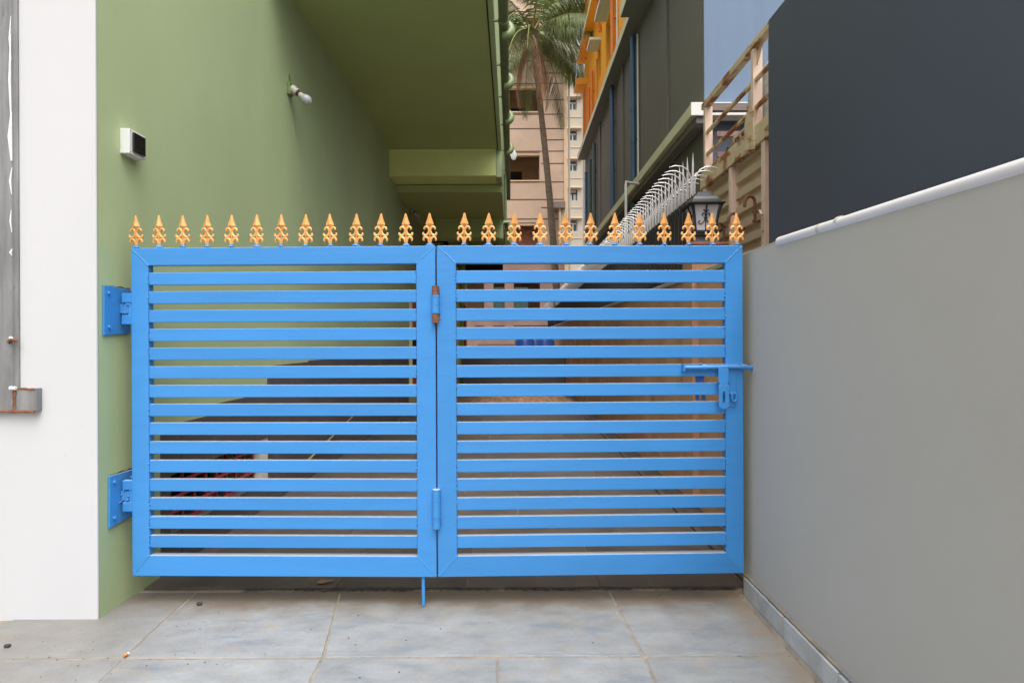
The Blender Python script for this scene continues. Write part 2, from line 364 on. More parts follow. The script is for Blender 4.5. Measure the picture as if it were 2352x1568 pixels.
part('mortar_fillet', MB().prism([(1.088, -.006), (1.1165, -.006), (1.1165, .016), (1.105, .002)], -.2, 2.80, 'y'), M['mortar'], gw)
part('tile_bedding', MB().box(1.126, 1.1395, .72, 2.80, .1075, .113), M['mortar'], gw)

iw = thing('inner_boundary_wall', (1.5, 8, 0), 'bare brown plastered wall beyond the gate under the spiked fence', 'wall')
part('wall', MB().box(1.42, 1.62, 2.843, 26, -.05, 1.735), M['brown_wall'], iw)
for i in range(14):
    a = 2.95+i*1.4
    part('coping_block', MB().box(1.405-rnd.random()*.012, 1.635, a+.006, a+1.394, 1.735, 1.775+rnd.random()*.008), M['cement'], iw, bev=.008)

# dark slate building at the far right
dk = thing('slate_building', (4, 1.8, 0), 'plain dark slate-blue building side above the grey boundary wall', 'building')
part('wall', MB().box(1.75, 8, -.8, 3.9, 0, 3.30), M['slate'], dk)
part('roof_edge', MB().box(1.752, 8, -.8, 3.898, 3.30, 3.42), M['slate'], dk)

GX = -1.885
# ================================================================== WHITE PIER + CHANNEL
pier = single('white_pier', MB().box(-5.4, GX+.0015, 2.601, 2.6145, -.02, 5.6), M['white'],
              'white plastered wall pier at the left edge of the green wall', 'wall', loc=(-2.6, 2.65, 0), bev=.006)
def dz(y, Y): return EYE + (784-y)/F*Y
ch = thing('steel_channel', (-2.3, 2.58, 0.95), 'weathered galvanised steel channel fixed upright on the white pier', 'channel')
cx1 = at(45, 500, 2.6).x; zb = dz(940, 2.59)
part('web', MB().prism([(cx1-.16, 2.607), (cx1-.16, 2.585), (cx1-.085, 2.575), (cx1-.062, 2.578), (cx1-.018, 2.578), (cx1-.012, 2.590), (cx1, 2.592), (cx1, 2.607)], zb, 5.4, 'z'), M['galv'], ch, bev=.002)
for k, (zz, ln, wd) in enumerate([(2.43, .42, .006), (2.18, .22, .010), (1.98, .12, .005), (1.80, .10, .004), (2.62, .2, .004), (1.66, .03, .006)]):
    part('paint_drip', MB().tube([(cx1-.018+.002*k % .006, 2.5775, zz+ln/2), (cx1-.022, 2.5765, zz), (cx1-.016, 2.5775, zz-ln/2)], [wd*.3, wd, wd*.4], 6, .5), M['drip'], ch, smooth=True)
bx = thing('foot_bracket', (0, 0, 0), None, None) if False else None
z0, z1 = zb, dz(886, 2.59); x1 = at(88, 900, 2.58).x
part('foot_plate', MB().box(cx1+.001, x1, 2.572, 2.607, z0+.004, z1), M['galv'], ch, bev=.003)
wb = MB()
def bead(mb, p, q, r, n=9):
    p, q = Vector(p), Vector(q); pts = [p.lerp(q, i/n) for i in range(n+1)]
    mb.tube([(a.x+rnd.uniform(-.3, .3)*r, a.y, a.z+rnd.uniform(-.3, .3)*r) for a in pts], [r*rnd.uniform(.75, 1.25) for _ in pts], 6, .6)
bead(wb, (cx1-.002, 2.572, z0), (cx1-.002, 2.572, z1), .007)
bead(wb, (cx1-.16, 2.576, z0+.002), (x1-.01, 2.572, z0+.002), .0065, 16)
bead(wb, (cx1-.002, 2.571, z1), (x1-.006, 2.571, z1-.004), .005)
part('weld_bead', wb, M['rust'], ch, smooth=True)
zl = dz(780, 2.58)
part('lug', MB().tube([(cx1-.028, 2.575, zl), (cx1-.006, 2.566, zl+.012), (cx1+.008, 2.575, zl+.004)], [.010, .009, .008], 7), M['rust'], ch, smooth=True)
part('paint_blob', MB().tube([(cx1-.014, 2.5655, zl+.018), (cx1-.002, 2.562, zl+.017)], [.007, .005], 6), M['drip'], ch, smooth=True)
part('paint_blob', MB().tube([(cx1-.016, 2.566, z1+.002), (cx1+.012, 2.565, z1+.001)], [.009, .008], 7), M['drip'], ch, smooth=True)

# ================================================================== GREEN HOUSE
GX = -1.885; CEIL = 4.22
gh = thing('green_house', (-3, 9, 0), 'green house with an overhanging upper floor above the gated side yard', 'house')
# wall, with an opening for the low vent grille
VY0, VY1, VZ0, VZ1 = 3.15, 4.32, .20, .52
gwl = MB()
gwl.box(-5.4, GX, 2.615, VY0, -.02, CEIL); gwl.box(-2.6, GX, VY1, 16.8, -.02, CEIL)
gwl.box(-2.6, GX, VY0, VY1, VZ1, CEIL); gwl.box(-2.6, GX, VY0, VY1, -.02, VZ0)
me_wall = part('wall', gwl, M['green'], gh)
part('vent_back', MB().box(-2.3, -2.28, VY0-.05, VY1+.05, VZ0-.05, VZ1+.05), M['void'], gh)
vg = part('vent_grille', MB().box(-1.94, -1.925, VY0, VY1-.035, VZ0+.0045, VZ0+.022), M['red_iron'], gh)
for k in range(9):
    yb = VY0+.07+k*.13
    part('bar', MB().box(-1.945, -1.93, yb, yb+.018, VZ0+.0225, VZ1), M['red_iron'], vg)
for zz in (.285, .365, .445):
    part('bar', MB().box(-1.929, -1.918, VY0, VY1, zz, zz+.016), M['red_iron'], vg)
part('vent_sill', MB().box(-2.27, GX+.013, VY0+.001, VY1-.032, VZ0-.0035, VZ0+.004), M['dado'], gh)
part('vent_jamb', MB().box(-1.96, GX+.004, VY1-.03, VY1+.10, VZ0, VZ1), M['offwhite'], gh)
# dado of dark cement panels along the wall foot
px = 2.98+.1
for (a, b, h) in ((3.07, 3.25, .77), (3.255, 3.56, .80), (3.56, 4.02, .865), (4.02, 4.41, .93), (4.41, 5.3, 1.07), (5.3, 6.2, 1.08), (6.2, 7.2, 1.08), (7.2, 8.4, 1.07), (8.4, 10.4, 1.06)):
    if a < VY1:
        if a < VY0: part('dado_panel', MB().box(GX, GX+.012, a, VY0-.004, VZ0, VZ1+.004), M['dado'], gh)
        part('dado_panel', MB().box(GX, GX+.012, a, b-.005, VZ1+.006, h), M['dado'], gh)
        part('dado_foot', MB().box(GX, GX+.012, a, b-.005, 0, VZ0-.004), M['dado'], gh)
        if b > VY1+.1: part('dado_panel', MB().box(GX, GX+.012, VY1+.102, b-.005, VZ0, VZ1+.004), M['dado'], gh)
    else: part('dado_panel', MB().box(GX, GX+.012, a, b-.005, 0, h), M['dado'], gh)
# upper floor, soffit, beams
part('soffit', MB().box(GX, -.20, 4.4, 8.86, CEIL, CEIL+.14), M['green_soffit'], gh)
part('upper_floor', MB().box(-6.5, -.155, 4.42, 16.8, CEIL+.14, 8.2), M['green'], gh)
part('drip_moulding', MB().box(-.20, -.148, 4.39, 16.8, CEIL-.018, CEIL+.14), M['green_pale'], gh, bev=.004)
part('edge_groove', MB().box(-.216, -.2005, 4.4, 8.85, CEIL-.004, CEIL), M['groove'], gh)
part('beam', MB().box(GX, -.235, 8.861, 9.34, CEIL-.41, CEIL+.13), M['beam_lit'], gh, bev=.004)
part('beam_end', MB().box(-.232, -.15, 8.855, 9.36, CEIL-.43, CEIL-.02), M['green_pale'], gh)
part('inner_soffit', MB().box(GX, -.16, 9.34, 16.8, 3.68, 3.80), M['green_soffit'], gh)
part('fascia', MB().box(-.16, -.15, 9.36, 16.8, 3.66, CEIL-.02), M['green_pale'], gh)
part('inner_beam', MB().box(-1.5, -.24, 11.3, 11.7, 3.30, 3.678), M['green_soffit'], gh)
part('inner_beam_end', MB().box(-.238, -.165, 11.295, 11.7, 3.28, 3.678), M['green_pale'], gh)
part('lower_beam', MB().box(GX, -.25, 14.2, 14.6, 3.22, 3.678), M['green_soffit'], gh)
part('back_wall', MB().box(GX, -1.32, 16.0, 16.8, 0, 3.68), M['green'], gh)
part('back_lintel', MB().box(-1.32, -.25, 16.4, 16.6, 2.95, 3.68), M['void'], gh)
# the tall red door of the yard, its yellow frame and olive pilaster
rd = part('door', MB().box(GX+.002, GX+.03, 10.62, 11.9, .46, 2.0), M['red'], gh)
part('door_frame', MB().box(GX+.002, GX+.045, 10.52, 10.615, .40, 2.06), M['yellow'], rd)
for zz in (.62, .80, .98, 1.16):
    part('dark_pane', MB().box(GX+.031, GX+.036, 10.68, 11.84, zz, zz+.15), M['void'], rd)
part('threshold', MB().box(GX+.001, GX+.06, 10.5, 12.0, .36, .40), M['cement'], gh)
pz = 16.0
part('pilaster', MB().box(-1.57, -1.455, 15.9, 15.98, 0, 3.3), M['yellow'], gh)
part('pilaster', MB().box(-1.45, -1.37, 15.9, 15.98, 0, 3.3), M['olive'], gh)
part('pilaster', MB().box(-1.366, -1.345, 15.9, 15.98, 0, 3.3), M['yellow'], gh)
part('door_edge', MB().box(-1.342, -1.27, 15.9, 15.98, 0, 2.25), M['red'], gh)

# drainage pipe of the house, running under the upper floor's edge
dp = thing('drain_pipe', (-.08, 6, 4.1), 'long green drain pipe with bends along the edge of the green overhang', 'pipe')
PZ = EYE+2.80
part('pipe', MB().tube([(-.062, 2.9, PZ+.06), (-.062, 6, PZ), (-.060, 10.8, PZ-.02), (-.060, 11.0, PZ-.05)], .044, 14), M['pipe_green'], dp, smooth=True)
for yy in (3.6, 4.25, 5.0, 5.8, 6.55, 7.4, 8.4, 9.4, 10.3):
    part('clamp', MB().tube([(-.062, yy, PZ+.002), (-.062, yy+.03, PZ+.002)], .049, 14), M['pipe_green'], dp, smooth=True)
    part('bracket', MB().box(-.155, -.10, yy+.004, yy+.024, PZ-.006, PZ+.006), M['bend_green'], dp)
for yy in (4.35, 5.15, 6.15, 7.15, 8.3):
    c = Vector((-.062, yy, PZ-.01)); pts = []
    for i in range(9):
        a = R(-100 + i*25); pts.append((c.x+.066*math.cos(a), yy+.02*math.sin(a), c.z+.066*math.sin(a)))
    part('bend', MB().tube(pts, .040, 10), M['bend_green'], dp, smooth=True)
part('tee', MB().tube([(-.13, 9.2, at(1165, 512, 9.2).z), (-.03, 9.2, at(1165, 512, 9.2).z), (-.015, 9.2, at(1165, 560, 9.2).z)], .045, 10), M['bend_green'], dp, smooth=True)
part('thin_pipe', MB().tube([(-.10, 9.25, PZ-.1), (-.09, 9.25, 3.2), (-.08, 9.25, 2.6)], .02, 8), M['bend_green'], dp, smooth=True)
cl = MB()
p0 = at(1179, 345, 10.2)
for i in range(6):
    pass
rings = []
for i in range(6):
    z = p0.z - i*.035; wd = .02+.03*math.sin(i*.6)
    rings.append([(p0.x-wd, p0.y-.02, z), (p0.x+wd*.2, p0.y-.035, z-.005), (p0.x+wd*1.2, p0.y, z), (p0.x+wd*.2, p0.y+.02, z)])
single('hanging_cloth', cl.loft(rings), M['cloth'], 'small white cloth hanging beside the far end of the drain pipe', 'cloth', loc=p0, smooth=True)
single('maroon_pipe', MB().tube([(-1.42, 12.6, 2.0), (-1.42, 12.6, 3.3), (-1.44, 12.6, 3.42), (-1.50, 12.6, 3.47), (-1.70, 12.6, 3.48)], .055, 10), M['maroon'],
       'dark maroon pipe bending over near the back of the green carport', 'pipe', loc=(-1.42, 12.6, 2), smooth=True)

# lamp holders with bulbs on the green wall
def bulb_light(yc, zc, label):
    t = thing('bulb_lamp', (GX, yc, zc), label, 'lamp', 'bulb holders on the green wall')
    part('backplate', MB().box(GX, GX+.03, yc-.035, yc+.035, zc-.055, zc+.05), M['bend_green'], t, bev=.006)
    part('conduit', MB().box(GX, GX+.012, yc-.012, yc+.012, zc+.05, zc+.12), M['bend_green'], t)
    d = Vector((.80, .12, -.58)).normalized(); p = Vector((GX+.028, yc, zc+.005))
    part('lamp_holder', MB().tube([p, p+d*.055], [.036, .034], 14), M['holder'], t, smooth=True)
    part('collar', MB().tube([p+d*.056, p+d*.075], [.024, .024], 12), M['groove'], t, smooth=True)
    part('bulb_neck', MB().tube([p+d*.076, p+d*.115], [.022, .029], 14), M['holder'], t, smooth=True)
    q = [p+d*(.116+.010*i) for i in range(9)]
    part('bulb', MB().tube(q, [.0295, .035, .039, .041, .041, .039, .034, .024, .010], 16), M['bulb'], t, smooth=True)
    return t
pl = at(672, 205, 4.86)
bulb_light(4.86, pl.z, 'white bulb on an angled holder high on the green wall below the soffit')
bulb_light(10.6, at(940, 484, 10.6).z, 'small dim bulb far back on the shaded green wall behind the finials')

sb = thing('switch_box', (GX, 2.82, 1.25+.95), 'white box with a glossy black switch on the green wall', 'switch')
zt, zbm = 2.285, 2.165
part('casing', MB().box(GX, GX+.046, 2.765, 2.885, zbm, zt), M['box_white'], sb, bev=.003)
sw = part('switch_plate', MB().box(GX+.047, GX+.058, 2.783, 2.872, zbm+.014, zt-.012), M['gloss_black'], sb, bev=.004)
part('rocker', MB().prism([(GX+.0585, zbm+.04), (GX+.066, zbm+.045), (GX+.060, zt-.035), (GX+.0585, zt-.033)], 2.81, 2.845), M['gloss_black'], sw)
for yy, zz in ((2.772, zbm+.008), (2.772, zt-.008), (2.879, zbm+.006)):
    part('screw', MB().tube([(GX+.046, yy, zz), (GX+.0475, yy, zz)], .003, 8), M['galv'], sb)

# ================================================================== GATE
LW, LH, TH = 1.4545, 1.561, .040
ZB = .1415
S = .000238            # metres per unit of the finial outline
def finial_mesh():
    mb = MB()
    def P(x, y): return (x*S, 0, (800-y)*S)
    def arm(pts, rads):
        # smooth the path once
        for sgn in (1, -1):
            q = [Vector((sgn*a, 0, b)) for a, b in pts]
            fine = []; fr = []
            for i in range(len(q)-1):
                for t in (0, .5):
                    p0, p1, p2, p3 = q[max(i-1, 0)], q[i], q[i+1], q[min(i+2, len(q)-1)]
                    v = .5*((2*p1) + (p2-p0)*t + (2*p0-5*p1+4*p2-p3)*t*t + (3*p1-p0-3*p2+p3)*t**3)
                    fine.append(v); fr.append(rads[i]*(1-t)+rads[i+1]*t)
            fine.append(q[-1]); fr.append(rads[-1])
            mb.tube([P(v.x, v.z) for v in fine], [r*S for r in fr], 6, .85)
    arm([(6, 545), (16, 500), (40, 464), (72, 450), (100, 468), (104, 496), (88, 506)], [23, 25, 25, 24, 24, 22, 10])
    arm([(8, 525), (26, 580), (58, 612), (95, 622), (124, 605), (128, 578), (112, 566)], [24, 27, 27, 26, 25, 23, 11])
    arm([(12, 770), (20, 715), (44, 672), (80, 654), (114, 674), (122, 712), (106, 732)], [26, 27, 26, 26, 25, 22, 11])
    mb.loft([[(-24*S, 0, 0), (0, -20*S, 0), (24*S, 0, 0), (0, 20*S, 0)], [(-30*S, 0, 60*S), (0, -24*S, 60*S), (30*S, 0, 60*S), (0, 24*S, 60*S)],
             [(-16*S, 0, 170*S), (0, -30*S, 170*S), (16*S, 0, 170*S), (0, 30*S, 170*S)], [(-22*S, 0, 300*S), (0, -24*S, 300*S), (22*S, 0, 300*S), (0, 24*S, 300*S)],
             [(-10*S, 0, 345*S), (0, -16*S, 345*S), (10*S, 0, 345*S), (0, 16*S, 345*S)]])
    lv = [(478, 4, 4), (396, 74, 58), (372, 66, 52), (300, 38, 33), (235, 24, 22), (190, 14, 13), (176, 6, 6)]
    mb.loft([[(-a*S, 0, (800-h)*S), (0, -d*S, (800-h)*S), (a*S, 0, (800-h)*S), (0, d*S, (800-h)*S)] for h, a, d in lv])
    # raised rim of the spear head
    for s in (1, -1):
        mb.tube([P(s*4, 474), P(s*76, 394), P(s*60, 350), P(s*36, 285), P(s*21, 225), P(s*10, 180)], [7*S, 9*S, 8*S, 8*S, 7*S, 5*S], 5, 1.1)
    me = mb.mesh('finial', (0, 0, 0), True); me.set_sharp_from_angle(angle=R(24)); me.materials.append(M['gold']); return me
FIN = finial_mesh()
def collar_mesh():
    mb = MB(); rings = []
    for h, r in ((-22, 96), (-8, 74), (6, 58), (20, 44), (26, 26)):
        ring = []
        for j in range(10):
            a = 2*math.pi*j/10; rr = r*(1+.16*math.sin(j*2.3+h))
            ring.append((rr*S*math.cos(a), rr*.6*S*math.sin(a), h*S))
        rings.append(ring)
    mb.loft(rings); me = mb.mesh('weld_base', (0, 0, 0), True); me.materials.append(M['blue_rough']); return me
COLLAR = collar_mesh()

def leaf_part(name, mb, m, parent, bev=0, smooth=False, label=None, kind=None):
    me = mb.mesh(name, (0, 0, 0), smooth); me.materials.append(m)
    o = bpy.data.objects.new(name, me); o.parent = parent; COL.objects.link(o)
    if bev: bevel(o, bev)
    return tag(o, label=label, kind=kind)

def gate_leaf(origin, ang, label, fins, ls, rs):
    """local x along the leaf, y back, z up; origin at the lower left front corner."""
    t = thing('gate_leaf', origin, label, 'gate', 'two leaves of the blue gate'); t.rotation_euler.z = ang
    Wd = LW; TR, BR = .084, .098
    leaf_part('stile', MB().prism([(0, 0), (ls, BR), (ls, LH-TR), (0, LH)], 0, TH), M['blue'], t, .003)
    leaf_part('stile', MB().prism([(Wd-rs, BR), (Wd, 0), (Wd, LH), (Wd-rs, LH-TR)], 0, TH), M['blue'], t, .003)
    leaf_part('rail', MB().prism([(0, LH), (ls, LH-TR), (Wd-rs, LH-TR), (Wd, LH)], 0, TH), M['blue'], t, .003)
    leaf_part('rail', MB().prism([(0, 0), (Wd, 0), (Wd-rs, BR), (ls, BR)], 0, TH), M['blue'], t, .003)
    s0 = None
    for k in range(15):
        zt = LH - .1175 - .0893*k
        if s0 is None:
            s0 = leaf_part('slat', MB().box(ls+.0005, Wd-rs-.0005, .0025, .0275, -.0585, 0), M['blue'], t, .0025); s0.location = (0, 0, zt)
        else: dup(s0, t, (0, 0, zt))
    for (p, q) in (((.004, LH-.004), (ls, LH-TR)), ((Wd-.004, LH-.004), (Wd-rs, LH-TR)), ((.004, .004), (ls, BR)), ((Wd-.004, .004), (Wd-rs, BR))):
        wb = MB(); bead(wb, (p[0], .001, p[1]), (q[0], .001, q[1]), .0042, 12)
        leaf_part('mitre_weld', wb, M['blue_rough'], t, smooth=True)
    sp = MB()
    for k in range(15):
        zt = LH - .1175 - .0893*k
        for xx in (ls, Wd-rs):
            for j in range(6):
                if rnd.random() < .62:
                    zz = zt - .0585*(j+rnd.random())/6; r = rnd.uniform(.0022, .0048)
                    c = (xx+rnd.uniform(-.004, .004), .001, zz)
                    sp.lathe(c, [(.0005, -r), (r*.8, -r*.5), (r, 0), (r*.7, r*.6), (.0005, r)], 6)
    leaf_part('slat_welds', sp, M['blue_rough'], t, smooth=True, kind='stuff')
    f0 = c0 = None
    for x in fins:
        fo = bpy.data.objects.new('finial', FIN); fo.parent = t; fo.location = (x, .019, LH+.010); COL.objects.link(fo)
        fo.rotation_euler = (rnd.uniform(-.02, .02), rnd.uniform(-.018, .018), rnd.uniform(-.09, .09))
        co = bpy.data.objects.new('weld_base', COLLAR); co.parent = fo; co.location = (0, 0, 0); co.rotation_euler.z = rnd.random()*6; COL.objects.link(co)
        bevel_none = None
    return t

A = R(-1.22)
OL = Vector((-1.8145, 2.7345, ZB))
fl = [307, 361, 416, 473, 530, 589, 646, 703, 760, 820, 877, 935, 990]
fr = [1064, 1120, 1179, 1238, 1298, 1355, 1411, 1468, 1526, 1582, 1638, 1695]
YF = 2.72
left = gate_leaf(OL, A, 'blue slatted steel gate leaf hinged on the green wall', [(x-300)/703.5*LW for x in fl], .083, .090)
OR = Vector((OL.x + (LW+.006)*math.cos(A)+.001, OL.y + (LW+.006)*math.sin(A), ZB+.0005))
right = gate_leaf(OR, -A, 'blue slatted steel gate leaf carrying the sliding bolt beside the grey wall', [(x-1002)/703*LW for x in fr], .090, .084)

# middle hinges (belong to the left leaf)
def hinge(z0, z1, rusty):
    h = leaf_part('hinge', MB().tube([(LW+.003, -.012, z0+(z1-z0)*.25), (LW+.003, -.012, z1-(z1-z0)*.25)], .0185, 16), M['blue'], left, smooth=True)
    for a, b in ((0, .25), (.75, 1)):
        leaf_part('knuckle', MB().tube([(LW+.003, -.012, z0+(z1-z0)*a+.0006), (LW+.003, -.012, z0+(z1-z0)*b-.0006)], .0165 if rusty else .0187, 16), M['rust'] if rusty else M['blue'], h, smooth=True,
                  label='rusty bare hinge knuckle' if rusty else None)
    for a in (.29, .5, .71):
        leaf_part('ring', MB().tube([(LW+.003, -.012, z0+(z1-z0)*a-.003), (LW+.003, -.012, z0+(z1-z0)*a+.003)], .0194, 16), M['blue_rough'], h, smooth=True)
    mb = MB(); bead(mb, (LW+.023, -.001, z0+.02), (LW+.023, -.001, z1-.02), .004, 14)
    leaf_part('weld', mb, M['blue_rough'], h, smooth=True)
def lz(y, Y=2.70): return EYE + (784-y)/F*Y - ZB
hinge(lz(741), lz(656), True); hinge(lz(1211), lz(1121), False)
# drop rod
xr = (973-301)/703.5*LW
leaf_part('drop_rod', MB().tube([(xr, .018, .02), (xr, .014, -.06), (xr+.002, .006, -ZB+.003)], [.0085, .0085, .0075], 10), M['blue'], left, smooth=True)

# wall plates with the gate's hinges on the green wall (left leaf), world placed
import itertools
Linv = (Matrix.Translation(OL) @ Matrix.Rotation(A, 4, 'Z')).inverted()
def wpart(name, mb, m, parent, bev=0, smooth=False, inv=Linv, label=None):
    mb.v = [tuple(inv @ Vector(p)) for p in mb.v]
    return leaf_part(name, mb, m, parent, bev, smooth, label)
def wall_hinge(z0, z1, y0, y1, tb):
    ph = wpart('wall_plate', MB().prism([(y0, z0), (y1, z0+.012), (y1+.004, z1-.006), (y0+.003, z1)], GX+.001, GX+.011, 'x'), M['blue'], left, .002)
    chip = MB(); ty = y0+.01
    while ty < y1:
        zt_ = z1 - .006*(ty-y0)/(y1-y0); h_ = .001 + (.004+.005*math.sin(ty*70)*math.sin(ty*31+1)+rnd.random()*.003)*(ty-y0)/(y1-y0)
        chip.box(GX+.0006, GX+.0035, ty, ty+.005, zt_-.004, zt_+max(h_, .0005)); ty += .0046
    wpart('broken_plaster', chip, M['grime'], ph)
    for yy, zz in ((y0+.03, z1-.035), (y0+.03, z0+.04), (y1-.03, z1-.04)):
        wpart('bolt_head', MB().tube([(GX+.0112, yy, zz), (GX+.021, yy, zz)], .0085, 6), M['blue_rough'], ph)
    zc = (z0+z1)/2 + tb
    bl = MB(); 
    bl.box(GX+.011, GX+.070, 2.742, 2.768, zc-.024, zc+.022)
    wpart('hinge_block', bl, M['blue_rough'], ph, .004)
    sp = MB()
    for i in range(16):
        r = rnd.uniform(.003, .007); c = (GX+.012+rnd.random()*.05, 2.739+rnd.uniform(-.004, .02), zc+rnd.uniform(-.034, .03))
        sp.lathe(c, [(.0005, -r), (r*.8, -r*.5), (r, 0), (r*.7, r*.6), (.0005, r)], 6)
    wpart('weld_spatter', sp, M['blue_rough'], ph, smooth=True)
    wpart('pin', MB().tube([(GX+.058, 2.752, zc-.055), (GX+.058, 2.752, zc+.055)], .012, 12), M['blue'], ph, smooth=True)
    for s in (1, -1):
        wpart('hinge_tab', MB().box(-1.862, -1.812, 2.737, 2.765, zc+s*.052-.022, zc+s*.052+.022), M['blue'], ph, .002)
wall_hinge(1.286, 1.518, 2.637, 2.822, .012)
wall_hinge(.39, .632, 2.668, 2.846, .01)

# sliding bolt on the right leaf (local coordinates of that leaf)
def rx(x): return (x-1002.5)/703*LW
bt = leaf_part('sliding_bolt', MB().tube([(rx(1566), -.014, lz(846.5)), (rx(1690), -.014, lz(845.5)), (rx(1740), -.014, lz(848.5))], .0095, 14), M['blue'], right, smooth=True)
leaf_part('end_plate', MB().box(rx(1563), rx(1567), -.028, .001, lz(854), lz(838)), M['blue_rough'], bt)
leaf_part('back_bar', MB().box(rx(1566), rx(1706), -.004, .001, lz(856), lz(838)), M['blue'], bt, .0015)
leaf_part('bolt_tip', MB().tube([(rx(1733), -.014, lz(848.1)), (rx(1741), -.014, lz(848.6))], .0097, 14), M['rust'], bt, smooth=True)
for x in (1606, 1698):
    leaf_part('keeper', MB().tube([(rx(x), -.014, lz(846)), (rx(x+13), -.014, lz(846))], .0128, 14), M['blue'], bt, smooth=True)
    leaf_part('keeper_weld', MB().lathe((rx(x), -.008, lz(838)), [(.001, -.006), (.006, -.002), (.005, .003), (.001, .006)], 7), M['blue_rough'], bt, smooth=True)
# hasp: bent strap with a slot
hx0, hx1 = rx(1643), rx(1666.5); hc = (hx0+hx1)/2; hw = (hx1-hx0)/2
def strap(z):      # front face depth down the strap
    return -.026 if z > lz(880) else -.034
mb = MB()
zt, zn, zs1, zs0, zb_ = lz(848), lz(882), lz(902), lz(928), lz(940)
mb.prism([(hx0, zt), (hx1, zt), (hx1, zn+.008), (hx1-.006, zn), (hx1-.006, zn-.003), (hx1, zn-.010), (hx0, zn-.010), (hx0+.006, zn-.003), (hx0+.006, zn), (hx0, zn+.008)], -.029, -.024)
mb.prism([(hx0, zn-.0102), (hx1, zn-.0102), (hx1, zs1), (hx0, zs1)], -.033, -.028)
sw2 = .0055
mb.prism([(hx0, zs1-.0001), (hc-sw2, zs1-.0001), (hc-sw2, zs0), (hx0, zs0)], -.033, -.028)
mb.prism([(hc+sw2, zs1-.0001), (hx1, zs1-.0001), (hx1, zs0), (hc+sw2, zs0)], -.033, -.028)
mb.prism([(hx0, zs0-.0001), (hx1, zs0-.0001), (hx1, zb_+.010), (hx1-.012, zb_), (hc, zb_-.003), (hx0+.012, zb_), (hx0, zb_+.010)], -.033, -.028)
leaf_part('hasp', mb, M['blue'], bt, .0012)
lp = leaf_part('staple_plate', MB().box(rx(1670), rx(1687), -.005, .001, lz(938), lz(855)), M['blue'], bt, .0015)
ring = [(rx(1681)+.011*math.cos(a*math.pi/5), -.018+.0*a, lz(915)+.020*math.sin(a*math.pi/5)) for a in range(11)]
leaf_part('staple_lug', MB().tube(ring, .0058, 7, cap=False), M['blue'], bt, smooth=True)
leaf_part('lug_weld', MB().lathe((rx(1675), -.010, lz(906)), [(.001, -.012), (.008, -.005), (.007, .004), (.001, .010)], 7), M['blue_rough'], bt, smooth=True)
# inner bracket seen between the slats
mb = MB(); a, b = rx(1598), rx(1622)
mb.prism([(a, lz(862)), (b, lz(862)), (b, lz(868)), (b-.006, lz(872)), (b-.004, lz(878)), (b+.002, lz(884)), (b+.002, lz(890)), (a, lz(890)), (a, lz(884)), (a+.006, lz(878)), (a+.006, lz(872)), (a, lz(868))], .029, .036)
mb.box(rx(1600), rx(1608), .029, .036, lz(924), lz(890.2)); mb.box(rx(1615), rx(1623), .029, .036, lz(924), lz(890.2))
leaf_part('inner_bracket', mb, M['blue_dark'], bt)

# ================================================================== LANTERN ON PILLAR
pil = thing('gate_pillar', (1.49, 4.48, 0), 'short brown pillar with a red tile cap under the black lantern', 'pillar')
part('shaft', MB().box(1.37, 1.61, 4.36, 4.60, 0, 1.955), M['brown_wall'], pil)
part('tile', MB().box(1.345, 1.635, 4.335, 4.625, 1.956, 1.974), M['grime'], pil)
part('tile', MB().box(1.340, 1.640, 4.33, 4.63, 1.975, 1.993), mat('red_tile', (.36, .12, .085), .5, var=.2, scale=20), pil, bev=.003)
LX, LY, LZ = 1.49, 4.484, 1.993
ln = thing('lantern', (LX, LY, LZ), 'black four-sided lantern with frosted panes standing on the pillar', 'lamp')
def sq(r, z): return [(LX-r, LY-r, LZ+z), (LX+r, LY-r, LZ+z), (LX+r, LY+r, LZ+z), (LX-r, LY+r, LZ+z)]
part('pedestal', MB().loft([sq(.094, 0), sq(.094, .012), sq(.074, .035), sq(.070, .060), sq(.082, .066), sq(.082, .082), sq(.088, .085), sq(.088, .105)]), M['iron_grey'], ln, bev=.003)
prof = [(.084, .105), (.086, .16), (.091, .21), (.100, .255), (.114, .295)]
for r in (1,):
    gl = part('pane', MB().loft([sq(q-.010, z) for q, z in prof]), M['frost'], ln, smooth=True)
for sx, sy in ((-1, -1), (1, -1), (1, 1), (-1, 1)):
    part('corner_bar', MB().tube([(LX+sx*(q-.002), LY+sy*(q-.002), LZ+z) for q, z in prof], [.013, .011, .011, .012, .015], 6), M['black'], ln, smooth=True)
def on(face, u, z):        # a point on a face of the lantern body, u sideways
    for (q0, z0), (q1, z1) in zip(prof, prof[1:]):
        if z <= z1 or (q1, z1) == prof[-1]:
            q = q0 + (q1-q0)*(z-z0)/(z1-z0); break
    q -= .006
    return (LX+u, LY-q, LZ+z) if face == 0 else (LX-q, LY-u, LZ+z)
for face in (0, 1):
    sc = MB()
    sc.tube([on(face, 0, z) for z in (.106, .15, .20, .25, .294)], [.004, .004, .0045, .006, .007], 6)
    for s in (1, -1):
        sc.tube([on(face, s*u, z) for u, z in ((.004, .195), (.012, .175), (.030, .155), (.048, .153), (.056, .166), (.050, .178), (.042, .172))], .0035, 6)
        sc.tube([on(face, s*u, z) for u, z in ((.003, .205), (.008, .225), (.018, .235), (.028, .230), (.028, .218), (.021, .216))], .0035, 6)
        sc.tube([on(face, s*u, z) for u, z in ((.002, .240), (.010, .252), (.022, .257))], [.006, .005, .003], 6)
    sc.tube([on(face, -.014, .200), on(face, .014, .200)], .005, 6)
    part('scrollwork', sc, M['black'], ln, smooth=True)
part('eave', MB().loft([sq(.128, .296), sq(.136, .302), sq(.136, .313), sq(.122, .316)]), M['black'], ln, bev=.003)
